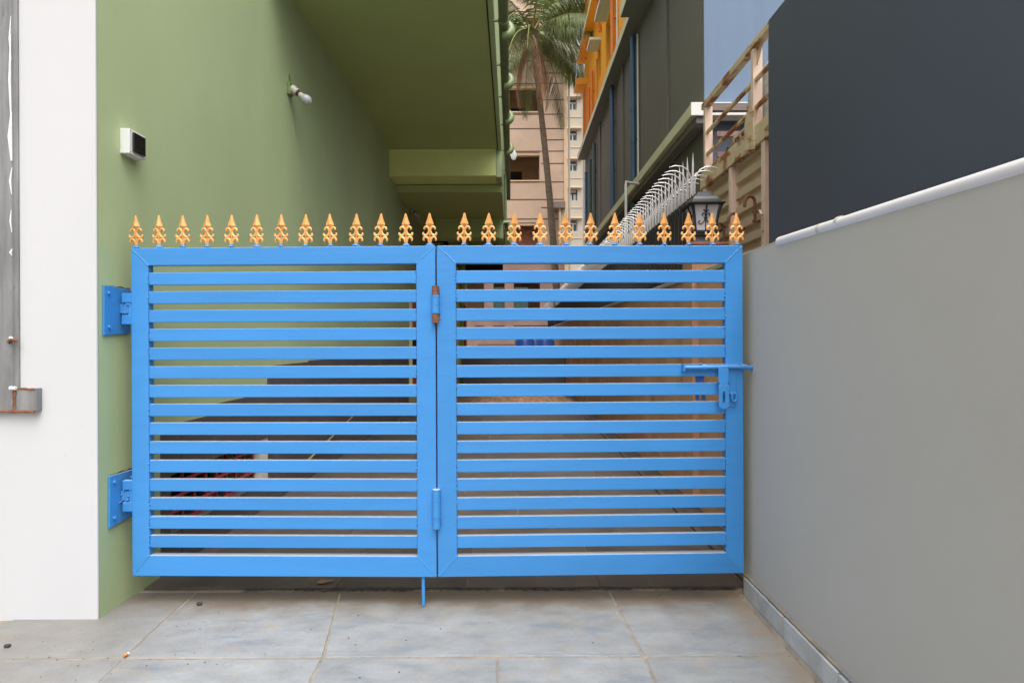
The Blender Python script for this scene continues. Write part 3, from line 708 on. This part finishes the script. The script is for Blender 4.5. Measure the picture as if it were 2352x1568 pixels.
part('roof', MB().loft([sq(.110, .317), sq(.103, .340), sq(.088, .364), sq(.060, .383), sq(.056, .384), sq(.050, .402), sq(.034, .412)]), M['iron_grey'], ln, bev=.004)

# ================================================================== SPIKED FENCE
FX = 1.52
fe = thing('spiked_fence', (FX, 14, 1.77), 'long fence of black bars topped with curved silver spikes on the brown wall', 'fence')
ys = [4.80 + .122*k for k in range(160)]
def spike_straight(h):
    mb = MB(); mb.add([(-.008, -.003, .0), (.008, -.003, 0), (.008, .003, 0), (-.008, .003, 0), (-.008, -.003, h*.72), (.008, -.003, h*.72), (.008, .003, h*.72), (-.008, .003, h*.72), (0, 0, h)],
                      [(0, 1, 5, 4), (1, 2, 6, 5), (2, 3, 7, 6), (3, 0, 4, 7), (4, 5, 8), (5, 6, 8), (6, 7, 8), (7, 4, 8)]); return mb
def spike_arc(sg):
    pts = [(0, 0, 0), (sg*-.002, 0, .10), (sg*-.016, 0, .16), (sg*-.045, 0, .203), (sg*-.09, 0, .225), (sg*-.14, 0, .228), (sg*-.19, 0, .215)]
    return MB().tube(pts, [.006, .006, .006, .006, .0055, .005, .002], 6)
zt = 2.46
me_s = spike_straight(.40).mesh('spike'); me_s.materials.append(M['silver'])
me_l = spike_arc(1).mesh('curved_spike', smooth=True); me_l.materials.append(M['silver'])
me_r = spike_arc(-1).mesh('curved_spike', smooth=True); me_r.materials.append(M['silver'])
bar = MB().box(-.012, .012, -.008, .008, 0, zt-1.775).mesh('bar'); bar.materials.append(M['black'])
strip = MB().box(-.020, .016, -.018, .018, -.06, .06).mesh('spike_socket'); strip.materials.append(M['silver'])
def put(me, x, y, z, name):
    o = bpy.data.objects.new(name, me); o.parent = fe; o.location = Vector((x, y, z)) - fe.location; COL.objects.link(o); return o
for k, y in enumerate(ys[:100]):
    put(bar, FX, y, 1.775, 'bar'); put(me_s, FX+.004, y+.03, zt-.02, 'spike').rotation_euler.y = rnd.uniform(-.02, .02)
    o = put(me_l, FX-.012, y, zt+.02, 'curved_spike'); o.rotation_euler.z = rnd.uniform(-.12, .12)
    o = put(me_r, FX+.02, y+.02, zt+.02, 'curved_spike'); o.rotation_euler.z = rnd.uniform(-.12, .12)
far_s, far_b = MB(), MB()
def merge(dst, mb, off): dst.add([(p[0]+off[0], p[1]+off[1], p[2]+off[2]) for p in mb.v], mb.f)
for y in ys[100:]:
    merge(far_s, spike_straight(.40), (FX, y, zt-.02)); merge(far_s, spike_arc(1), (FX-.012, y, zt+.02)); merge(far_s, spike_arc(-1), (FX+.02, y, zt+.02))
    far_b.box(FX-.012, FX+.012, y-.008, y+.008, 1.775, zt)
part('far_spikes', far_s, M['silver'], fe, kind='stuff'); part('far_bars', far_b, M['black'], fe, kind='stuff')
part('top_rail', MB().box(FX+.013, FX+.033, 4.74, 24.4, zt-.05, zt-.015), M['black'], fe)
part('bottom_rail', MB().box(FX+.013, FX+.033, 4.74, 24.4, 1.83, 1.865), M['black'], fe)

# ================================================================== TRUCK
TX = 1.90
tk = thing('parked_truck', (2.9, 4.9, 0), 'rusting beige truck body with corrugated sides and tie hooks behind the boundary wall', 'truck')
part('beam', MB().box(TX-.02, TX+.09, 3.4, 5.72, 2.745, 2.905), M['beam'], tk, bev=.006)
part('top_rail', MB().box(TX-.005, TX+.06, 3.4, 5.72, 3.54, 3.60), M['beam'], tk, bev=.006)
for z in (3.275, 3.06):
    part('mid_rail', MB().box(TX+.01, TX+.04, 3.4, 5.68, z, z+.034), M['beam'], tk, bev=.008)
for y, nm in ((5.62, 0), (4.50, 1), (3.5, 2)):
    part('stanchion', MB().box(TX+.0, TX+.075, y, y+.05, 2.905, 3.54), M['beige_pink'], tk, bev=.004)
part('gusset', MB().prism([(4.42, 2.72), (4.62, 2.78), (4.60, 2.98), (4.53, 3.10), (4.44, 3.05)], TX-.030, TX-.021, 'x'), M['beam'], tk)
part('gusset', MB().prism([(4.36, 3.54), (4.48, 3.54), (4.49, 3.40)], TX+.02, TX+.03, 'x'), M['beam'], tk)
for y in (5.60, 4.93, 4.28, 3.62):
    part('post', MB().box(TX-.012, TX+.085, y, y+.06, 1.25, 2.744), M['beige_pink'], tk, bev=.004)
for y0, y1 in ((4.995, 5.595), (4.345, 4.925), (3.685, 4.275)):
    prof2 = []; z = 1.25
    while z < 2.73:
        prof2 += [(TX+.028, z), (TX+.028, z+.066), (TX+.064, z+.078), (TX+.064, z+.122)]; z += .134
    n = len(prof2)
    mb = MB().add([(x, y0, z) for x, z in prof2] + [(x, y1, z) for x, z in prof2], [(i, i+1, i+1+n, i+n) for i in range(n-1)])
    mb.add([(x+.012, y0, z) for x, z in prof2] + [(x+.012, y1, z) for x, z in prof2], [(i+n, i+1+n, i+1, i) for i in range(n-1)])
    part('side_panel', mb, M['panel'], tk)
part('far_side', MB().box(4.05, 4.10, 3.4, 5.72, 1.25, 2.9), M['panel'], tk)
part('far_top_rail', MB().box(4.04, 4.10, 3.4, 5.72, 3.54, 3.60), M['beam'], tk)
part('end_crossbar', MB().box(TX+.061, 4.04, 5.66, 5.72, 3.52, 3.59), M['wood'], tk)
part('end_board', MB().box(TX+.061, 4.05, 5.60, 5.66, 1.25, 2.6), M['panel'], tk)
part('bed', MB().box(TX+.05, 4.05, 3.4, 5.70, 1.12, 1.249), M['beam'], tk)
for y in (4.3,):
    wl = part('wheel', MB().tube([(2.05, y, .45), (2.40, y, .45)], .48, 24), M['black'], tk, smooth=True)
    wl = part('wheel', MB().tube([(3.55, y, .45), (3.90, y, .45)], .48, 24), M['black'], tk, smooth=True)
part('chassis', MB().box(2.4, 3.5, 3.4, 5.6, .75, 1.119), M['black'], tk)
for y, zt2 in ((3.98, 2.46), (4.43, 2.36), (4.76, 2.30), (5.08, 2.285)):
    x = TX-.02
    pts = [(x, y, zt2-.20), (x, y, zt2-.05)] + [(x-.043+.043*math.cos(a), y-.02*math.sin(a/2), zt2-.05+.05*math.sin(a)) for a in (R(30), R(60), R(90), R(120), R(150), R(180))] + [(x-.088, y-.02, zt2-.085)]
    hk = part('tie_hook', MB().tube(pts, .0125, 8), M['rust'], tk, smooth=True)
    part('bolt', MB().tube([(x-.018, y, zt2-.12), (TX+.036, y, zt2-.12)], .008, 6), M['rust'], hk)
    part('bolt', MB().tube([(x-.018, y, zt2-.19), (TX+.036, y, zt2-.19)], .010, 6), M['rust'], hk)
part('tie_bar', MB().tube([(TX-.01, 5.05, 2.26), (TX-.01, 5.6, 2.19)], .014, 8), M['rust'], tk, smooth=True)
lt = part('latch', MB().box(TX-.026, TX-.013, 4.285, 4.315, 2.07, 2.16), M['beige'], tk)
part('latch_pin', MB().tube([(TX-.035, 4.27, 2.185), (TX-.03, 4.32, 2.225)], .009, 8), M['beige_pink'], lt, smooth=True)

def lump(mb, c, s, n=10, seed=0, amp=.16, e=.5):
    q = random.Random(seed); rings = []
    for i in range(n+1):
        th = math.pi*i/n; ring = []
        for j in range(14):
            a = 2*math.pi*j/14; k = 1+q.uniform(-amp, amp)
            sx = math.copysign(abs(math.sin(th))**e, 1)*math.copysign(abs(math.cos(a))**.55, math.cos(a)); sy2 = abs(math.sin(th))**e*math.copysign(abs(math.sin(a))**.55, math.sin(a))
            ring.append((c[0]+s[0]*sx*k, c[1]+s[1]*sy2*k, c[2]-s[2]*math.copysign(abs(math.cos(th))**.6, math.cos(th))*k))
        rings.append(ring)
    mb.loft(rings); return mb
single('wrapped_load', lump(MB(), (2.40, 4.58, 2.55), (.42, .58, .95), seed=4, amp=.035, e=.22), M['plastic'], 'tall load wrapped in crumpled clear grey plastic on the beige truck', 'load', loc=(2.4, 4.6, 1.25))
single('dark_bundle', lump(MB(), (2.32, 5.36, 2.22), (.33, .19, .90), seed=9, amp=.06, e=.25), M['tarp'], 'dark lumpy bundle behind the rails at the rear of the beige truck', 'bundle', loc=(2.3, 5.38, 1.25))
rp = MB()
for k in range(5):
    c = Vector((2.04+.05*k, 5.12+.05*(k % 2), 3.0+.05*k)); r = .09+.02*(k % 3)
    rp.tube([(c.x+r*math.cos(a*.7), c.y-.05+.02*math.sin(a), c.z+r*.6*math.sin(a*.7+.4*k)) for a in range(10)], .018, 6)
single('coiled_rope', rp, M['rope'], 'loose coil of pale rope lying over the dark bundle', 'rope', loc=(2.3, 5.1, 3.05), smooth=True)
wf = thing('iron_frame', (2.4, 5.45, 1.25), 'faded reddish iron frame standing in the rear of the beige truck', 'frame')
for z in (3.02, 3.22):
    part('crosspiece', MB().box(1.99, 2.62, 5.54, 5.575, z, z+.05), M['rosy'], wf)
part('crosspiece', MB().box(2.12, 2.62, 5.08, 5.115, 3.36, 3.40), M['wood'], wf)
part('upright', MB().box(2.12, 2.17, 5.116, 5.16, 1.25, 3.36), M['wood'], wf)
part('upright', MB().box(2.52, 2.57, 5.50, 5.535, 1.25, 3.30), M['rosy'], wf)

# ================================================================== GREY AND ORANGE BUILDING
BX, BY0, BY1 = 2.588, 7.7, 20.1
gb = thing('apartment_building', (6, 14, 0), 'tall grey and orange apartment block with pale blue front and projecting ledges', 'building')
part('lower_wall', MB().box(BX, 8, BY0, BY1, 0, 7.55), M['dk_grey'], gb)
part('front_wall', MB().box(BX+.004, 9, BY0-.012, BY0-.001, 4.36, 8.2), M['pale_blue'], gb, label='pale blue front wall')
part('front_base', MB().box(BX+.004, 9, BY0-.012, BY0-.001, 0, 4.17), M['slate'], gb)
def upper(z0, z1, m, wins, y_start=9.8):
    mb = MB()
    prev = y_start
    for (a, b, c, d) in wins:
        mb.box(BX, 8, prev, a, z0, z1); mb.box(BX, 8, a, b, z0, c); mb.box(BX, 8, a, b, d, z1); mb.box(BX+.16, 8, a, b, c, d); prev = b
    mb.box(BX, 8, prev, BY1, z0, z1); part('upper_wall', mb, m, gb)
    for (a, b, c, d) in wins:
        wn = part('window', MB().box(BX+.14, BX+.158, a, b, c, d), M['pane'], gb)
        part('frame', MB().box(BX+.11, BX+.138, a, a+.04, c, d).box(BX+.11, BX+.138, b-.04, b, c, d).box(BX+.11, BX+.138, (a+b)/2-.02, (a+b)/2+.02, c, d), M['groove'], wn)
upper(7.70, 10.95, M['orange'], [(10.4, 11.6, 8.6, 9.85), (14.35, 15.57, 8.62, 9.82), (16.5, 17.0, 8.9, 9.85)])
upper(11.10, 13.4, M['orange'], [(14.35, 15.57, 12.0, 13.2)], 14.0)
sg = part('floor_slab', MB().box(2.315, 8, 11.1, 20.0, 7.552, 7.698), M['slab_grey'], gb)
part('slab_edge', MB().box(2.303, 2.3145, 11.1, 20.0, 7.545, 7.704), M['cream'], sg)
sg2 = part('balcony_slab', MB().box(2.13, 8, 7.72, 11.098, 7.50, 7.70), M['slab_grey'], gb)
part('slab_edge', MB().box(2.118, 2.1295, 7.72, 11.098, 7.495, 7.706), M['cream'], sg2)
part('slab_edge', MB().box(2.118, BX, 7.708, 7.7195, 7.495, 7.706), M['offwhite'], sg2)
su = part('roof_slab', MB().box(2.31, 8, 9.7, 20.1, 10.952, 11.098), M['orange'], gb)
part('slab_edge', MB().box(2.298, 2.3095, 9.7, 20.1, 10.945, 11.104), M['cream'], su)
part('side_balcony', MB().box(2.22, BX-.001, 19.3, 20.05, 9.9, 10.10), M['orange'], gb)
for a, b in ((13.9, 15.52), (16.42, 17.12), (9.9, 12.0)):
    s_ = part('sunshade', MB().box(2.27, BX-.001, a, b, 9.87, 9.94), M['cream'], gb)
    part('shade_edge', MB().box(2.262, 2.2695, a, b, 9.86, 9.95), M['offwhite'], s_)
# lower ledge with its white front return
le = part('ledge', MB().prism([(2.352, 4.19), (2.352, 4.345), (BX-.001, 4.345), (BX-.001, 4.26), (2.42, 4.19)], 7.5, 20.0, 'y'), M['cream'], gb, .006)
part('ledge_return', MB().box(2.345, 11, 7.47, 7.4985, 4.18, 4.352), M['offwhite'], le, .006)
part('ledge_top', MB().box(BX, 8, 7.4995, BY0-.013, 4.19, 4.345), M['offwhite'], gb)
part('ledge_soffit', MB().box(2.43, BX-.002, 7.52, 20.0, 4.10, 4.188), M['slab_grey'], gb)
for y in (9.4, 13.1, 16.5):
    part('pilaster', MB().box(BX-.035, BX-.001, y, y+.35, 4.346, 7.551), M['dk_grey'], gb)
def vpipe(name, y, x, r, z0, z1, m, cl=()):
    p = part(name, MB().tube([(x, y, z0), (x, y, z1)], r, 12), m, gb, smooth=True)
    for z in cl:
        part('coupling', MB().tube([(x, y, z), (x, y, z+.05)], r*1.12, 12), m, p, smooth=True)
        part('bracket', MB().box(x, BX-.001, y-.01, y+.01, z+.06, z+.08), M['groove'], p)
vpipe('downpipe', 11.75, 2.50, .056, 4.35, 7.5, M['pipe_blue'], (5.3, 5.95))
vpipe('downpipe', 14.2, 2.50, .056, 4.35, 7.54, M['pipe_blue'], (5.4, 6.6))
vpipe('downpipe', 17.3, 2.50, .055, 4.35, 7.2, M['pipe_teal'], (6.3,))
vpipe('downpipe', 18.2, 2.50, .050, 4.35, 7.0, M['pipe_teal'], (6.0,))
vpipe('downpipe', 19.2, 2.50, .045, 4.35, 6.9, M['pipe_blue'], ())
vpipe('downpipe', 11.75, 2.50, .056, 1.9, 4.09, M['pipe_teal'], (3.4,))
vpipe('thin_downpipe', 11.52, 2.55, .019, 4.35, 7.4, M['offwhite'], ())
vpipe('downpipe', 14.1, 2.50, .055, 7.7, 10.9, M['orange_deep'], (9.1,))
vpipe('downpipe', 17.75, 2.50, .055, 7.7, 9.6, M['orange_deep'], (8.9,))
vpipe('downpipe', 18.5, 2.50, .05, 7.7, 9.4, M['orange_deep'], ())
vpipe('downpipe', 19.6, 2.50, .045, 7.7, 9.8, M['orange_deep'], ())
vpipe('thin_downpipe', 13.75, 2.55, .02, 7.7, 10.9, M['offwhite'], ())
vpipe('thin_downpipe', 17.0, 2.55, .02, 7.7, 9.6, M['orange_deep'], ())
part('spout', MB().tube([(2.55, 16.35, 10.05), (2.47, 16.3, 10.35), (2.47, 16.3, 10.9)], .055, 10), M['orange_deep'], gb, smooth=True)
p0 = at(1440, 418, 10.4)
part('bent_pipe', MB().tube([(2.345, 10.55, p0.z+.0), (p0.x-.02, 10.4, p0.z), (p0.x-.02, 10.4, p0.z-.06), (p0.x-.02, 10.4, at(1437, 548, 10.4).z), (p0.x+.04, 10.4, at(1437, 550, 10.4).z)], .024, 8), M['offwhite'], gb, smooth=True)

# ================================================================== PINK BLOCK
PY = 28.0; px0, px1, ptop = -9, 2.57, 21.0
pk = thing('pink_block', (-2, 30, 0), 'pink stained concrete block with open recesses behind the leaning palm', 'building')
opens = [(-6, 1.38, 2.55, 4.35), (-6, 1.30, 5.75, 7.05), (-1.6, 1.38, 9.10, 10.48), (-1.6, 1.38, 12.45, 13.76), (-1.6, 1.38, 15.9, 17.2)]
mb = MB(); zprev = 0
for (a, b, c, d) in opens:
    if c > 5 and zprev < 5:
        mb.box(px0, px1, PY, PY+.4, zprev, 5.2); part('lower_wall', mb, M['pink_shaded'], pk); mb = MB(); zprev = 5.2
    mb.box(px0, px1, PY, PY+.4, zprev, c); mb.box(px0, a, PY, PY+.4, c, d); mb.box(b, px1, PY, PY+.4, c, d); zprev = d
mb.box(px0, px1, PY, PY+.4, zprev, ptop); part('front_wall', mb, M['pink'], pk)
part('body', MB().box(px0, px1-.01, PY+1.6, PY+12, 0, ptop-.01), M['brownroom'], pk)
part('side_wall', MB().box(px1-.3, px1-.002, PY+.4, PY+12.1, 0, ptop-.005), M['pink'], pk)
for z in (2.0, 4.36, 5.60, 7.2, 8.15, 9.0, 10.5, 11.6, 12.3, 13.8, 14.9, 17.3):
    a = -1.8 if True else px0
    b = px1
    part('groove', MB().box(a, b, PY-.015, PY-.001, z, z+.035), M['groove'], pk)
for z in (7.75, 9.9, 11.05, 13.0, 14.3):
    part('groove', MB().box(1.45, px1, PY-.015, PY-.001, z, z+.035), M['groove'], pk)
for (a, b, c, d) in opens:
    part('recess_floor', MB().box(max(a, -6), b, PY+.401, PY+1.599, c-.14, c), M['pink'], pk)
    part('recess_side', MB().box(b, b+.12, PY+.401, PY+1.599, c, d+.1), M['brownroom'], pk)
    part('sill', MB().box(a, b, PY-.05, PY-.001, c-.06, c), M['trim'], pk)
    vz = (c-EYE)*1.6/PY
    part('lintel', MB().box(a, b, PY+.05, PY+.3, d-.13, d-.002), M['trim'], pk)
    part('ventilator', MB().box(-.75 if c < 12 else .0, .75 if c > 12 else .55, PY+1.58, PY+1.599, c+vz+.02, c+vz+(.44 if c < 12 else .16)), M['void'], pk)
for x, z in ((-.45, 11.55), (-.45, 8.12)):
    part('drain_hole', MB().tube([(x, PY-.03, z), (x, PY-.002, z)], .09, 10), M['void'], pk)
# brick infill in the second opening
brk = MB().box(-.12, .12, -.05, .05, -.036, .036).mesh('brick'); brk.materials.append(M['brick'])
for r_ in range(14):
    for c_ in range(10):
        o = bpy.data.objects.new('brick', brk); o.parent = pk; COL.objects.link(o)
        o.location = Vector((-1.1+c_*.255+(.125 if r_ % 2 else 0), PY+.5+rnd.uniform(-.012, .012), 5.80+r_*.09)) - pk.location
part('brick_mortar', MB().box(-1.5, 1.38, PY+.53, PY+.60, 5.75, 7.05), M['groove'], pk)
for x in (-3.2, -1.35, -.35):
    part('column', MB().box(x, x+.45, PY-.02, PY+.3, 0, 4.45), M['pink_shaded'], pk)
part('shutter', MB().box(-.9, .8, PY+.1, PY+.16, 2.6, 3.9), M['pipe_teal'], pk)
part('corner_strip', MB().box(px1, px1+.17, PY-.06, PY+.3, 0, ptop), M['trim'], pk)
part('corner_pipe', MB().tube([(px1+.26, PY, 0), (px1+.26, PY, ptop-.5)], .05, 8), M['ivory'], pk, smooth=True)
part('balcony_roof', MB().box(1.95, px1-.02, PY-.9, PY-.02, 7.55, 7.85), M['wood'], pk)
part('balcony_side', MB().prism([(PY-.8, 5.9), (PY-.05, 4.6), (PY-.05, 7.54), (PY-.8, 7.54)], 2.28, 2.34, 'x'), M['trim'], pk)
part('balcony_panel', MB().box(2.36, px1-.02, PY-.7, PY-.6, 6.2, 7.54), M['ivory'], pk)
single('hung_washing', MB().box(.1, .55, PY+.2, PY+.24, 15.95, 16.8), mat('maroon_cloth', (.16, .02, .04), .9), 'maroon washing hanging in a high recess of the pink block', 'cloth', loc=(.3, PY+.2, 16))

# ================================================================== IVORY BLOCK
IY = 58.0
ib = thing('ivory_block', (8.5, 62, 0), 'pale ivory apartment block with a single column of small windows far behind', 'building')
def iX(x): return (x-1176)/F*IY
def iZ(y): return EYE + (784-y)/F*IY
wins = [(228, 253), (300, 323), (370, 393), (436, 461), (506, 531)]
mb = MB(); a, b = iX(1308), iX(1327.5); prev = 0
for y0, y1 in reversed(wins):
    z0, z1 = iZ(y1), iZ(y0)
    mb.box(4.9, 14, IY, IY+.5, prev, z0); mb.box(4.9, a, IY, IY+.5, z0, z1); mb.box(b, 14, IY, IY+.5, z0, z1); prev = z1
mb.box(4.9, 14, IY, IY+.5, prev, iZ(181)); mb.box(4.9, 14, IY+.501, IY+9, 0, iZ(181)-.01)
part('wall', mb, M['ivory'], ib)
for i, (y0, y1) in enumerate(wins):
    z0, z1 = iZ(y1), iZ(y0); m_ = (a+b)/2
    wn = part('window', MB().box(a, b, IY+.36, IY+.40, z0, z1), M['pane'] if i != 3 else M['curtain'], ib)
    part('frame', MB().box(m_-.05, m_+.05, IY+.29, IY+.355, z0, z1-.32).box(a, b, IY+.29, IY+.355, z1-.36, z1-.27).box(a, a+.07, IY+.29, IY+.355, z0, z1).box(b-.07, b, IY+.29, IY+.355, z0, z1), M['offwhite'] if i != 3 else M['void'], wn)
    part('sunshade', MB().box(a-.2, b+.45, IY-.35, IY-.001, z1+.12, z1+.25), M['trim'], ib)
    part('ledge', MB().box(a-.2, b+.45, IY-.06, IY-.001, z0-.75, z0-.68), M['trim'], ib)
for x in (1343.5,):
    part('pipe', MB().tube([(iX(x), IY-.1, 0), (iX(x), IY-.1, iZ(200))], .06, 8), M['galv'], ib, smooth=True)

# ================================================================== PALMS
def palm(base, top, bow, r0, n, length, seed, label, leafm, dead=2, az0=0):
    q = random.Random(seed)
    t = thing('palm_tree', base, label, 'palm tree', 'coconut palms between the buildings')
    b, tp = Vector(base), Vector(top); pts = []; rad = []
    for i in range(25):
        s = i/24; p = b.lerp(tp, s) + Vector(bow)*math.sin(math.pi*s)
        pts.append(p); rad.append(r0*(1.15-.45*s)*(1.04 if i % 2 else .97))
    part('trunk', MB().tube(pts, rad, 12), M['bark'], t, smooth=True)
    for k in range(n):
        a = az0 + 2*math.pi*k*.381966*1.0 + q.uniform(-.2, .2); up = q.uniform(-.35, 1.1); L_ = length*q.uniform(.85, 1.1)
        if k < dead: up = -1.0; L_ *= .6
        d = Vector((math.cos(a), math.sin(a), 0)); rp_ = []; pp = tp.copy(); ang = up
        st = 16
        for i in range(st+1):
            rp_.append(pp.copy()); pp = pp + (d*math.cos(ang) + Vector((0, 0, 1))*math.sin(ang))*(L_/st); ang -= (.085 + .05*i/st)*(1.0 if up > 0 else .5)
        mb = MB().tube(rp_, [.035*(1-.85*i/st) for i in range(st+1)], 5)
        side = Vector((-d.y, d.x, 0)); m_ = 78
        lf = MB()
        for i in range(m_):
            s = .10 + .90*i/m_; f = s*st; i0 = min(int(f), st-1); p = rp_[i0].lerp(rp_[i0+1], f-i0); tg = (rp_[i0+1]-rp_[i0]).normalized()
            ll = L_*.24*math.sin(math.pi*min(1, s*.88+.10))**.6*q.uniform(.8, 1.1)
            for sg_ in (1, -1):
                if q.random() < .06: continue
                v = (side*sg_*.62 + tg*.5 + Vector((0, 0, -.40-.75*s+q.uniform(-.2, .2)))).normalized()
                p1 = p + v*ll*.5; p2 = p + v*ll*.92 + Vector((0, 0, -ll*.22*q.uniform(.6, 1.4)))
                wv = (tg*.9+Vector((0, 0, .3))).normalized()*.015*L_/3
                lf.add([p-wv*.5, p+wv*.5, p1+wv, p1-wv, p2], [(0, 1, 2, 3), (3, 2, 4)])
        fr_ = part('frond', lf, M['leaf_old'] if k < dead else leafm, t)
        part('rachis', mb, M['leaf_old'] if k < dead else M['rachis'], fr_, smooth=True)
    return t
pb = at(1290, 822, 20); ptp = at(1222, 78, 20)
palm((pb.x, 20, 0), ptp, (.12, 0, 0), .125, 28, 4.3, 5, 'slender coconut palm leaning across the pink block', M['leaf'], dead=3, az0=.4)
palm((4.9, 27, 0), (2.75, 27, 16.2), (.75, 0, 0), .14, 26, 4.0, 11, 'taller shaded coconut palm behind the orange balconies', M['leaf'], dead=1, az0=1.3)

# ================================================================== YARD CLUTTER
bp_ = at(1205, 812, 20)
def barrel(x, y, label):
    t = thing('barrel', (x, y, .36), label, 'barrel', 'blue barrels in the back yard')
    part('drum', MB().lathe((x, y, .36), [(.26, 0), (.28, .02), (.285, .3), (.295, .32), (.285, .34), (.285, .6), (.295, .62), (.285, .64), (.28, .90), (.25, .94)], 18), M['barrel'], t, smooth=True)
    part('lid', MB().lathe((x, y, 1.301), [(.24, 0), (.245, .02), (.10, .03)], 18), M['black'], t, smooth=True)
barrel(.36, 16.2, 'blue plastic barrel on the dark platform, farther from the brown wall')
barrel(.95, 16.6, 'blue plastic barrel on the dark platform, close to the brown wall')
single('yard_wall', MB().box(-1.25, 1.41, 21.0, 21.2, 0, 1.16), M['pink_shaded'], 'low pink wall closing the back of the yard', 'wall', loc=(0, 21, 0))
single('platform', MB().box(-1.34, 1.41, 15.4, 17.5, -.03, .36), M['dado'], kind='structure')
single('platform_wall', MB().box(-1.34, 1.41, 15.2, 15.398, -.03, .80), M['dado'], 'low dark cement wall across the back of the yard', 'wall', loc=(0, 15.3, 0))
q = random.Random(3); mb = MB(); nx, ny = 26, 14
vs_ = []
for j in range(ny):
    for i in range(nx):
        u, v = i/(nx-1), j/(ny-1); h = .34*math.sin(math.pi*u)**.8*math.sin(math.pi*v)**.8*(.7+.3*q.random()) - .02
        vs_.append((-.9+2.2*u, 10.2+2.6*v, h))
mb.add(vs_, [(j*nx+i, j*nx+i+1, (j+1)*nx+i+1, (j+1)*nx+i) for j in range(ny-1) for i in range(nx-1)])
single('rubble_heap', mb, M['soil'], kind='stuff')
sa, sb_ = at(717, 1057, 4.9), at(846, 1003, 6.6)
single('bamboo_stick', MB().tube([(GX+.10, 5.0, .22), (GX+.06, 6.55, .40)], [.010, .008], 8), M['stick'], 'thin pale stick lying along the foot of the green wall', 'stick', loc=(GX+.1, 5.5, .3), smooth=True)
single('pale_shell', lump(MB(), (GX+.05, 3.18, .03), (.035, .03, .03), 6, 2), M['cement'], 'round grey stone against the foot of the green wall behind the gate', 'stone', loc=(GX+.05, 3.18, 0), smooth=True)
gl = at(1386/1.0, 1045, 6.2)

# litter on the front pavement
def on_ground(x, y): 
    Y = EYE*F/(y-784); return (x-1176)/F*Y, Y
x, yv = on_ground(455, 1386)
single('pebble', lump(MB(), (x, yv, .008), (.012, .008, .008), 6, 21), M['stone'], 'dark angular pebble on the slab below the left gate leaf', 'pebble', 'pebbles on the front slabs', loc=(x, yv, 0))
x, yv = on_ground(14, 1481)
single('pebble', lump(MB(), (x, yv, .007), (.011, .008, .007), 6, 22), M['stone'], 'dark pebble in front of the white pier', 'pebble', 'pebbles on the front slabs', loc=(x, yv, 0))
x, yv = on_ground(287, 1502)
cg = thing('cigarette_end', (x, yv, 0), 'orange cigarette end at a paving joint in front of the white pier', 'cigarette end')
part('filter', MB().tube([(x-.004, yv-.010, .0065), (x+.001, yv+.004, .0065)], .0055, 8), M['cig'], cg, smooth=True)
part('paper', MB().tube([(x+.001, yv+.0042, .0065), (x+.003, yv+.010, .0065)], .0054, 8), M['offwhite'], cg, smooth=True)
single('dry_leaf', MB().add([(-1.02, 2.97, .006), (-1.0, 2.985, .02), (-.93, 3.0, .008), (-.98, 2.95, .012)], [(0, 1, 2), (0, 2, 3)]), M['leaf_old'], 'curled dry leaf on the slabs just inside the gate', 'leaf', loc=(-.98, 2.97, 0))
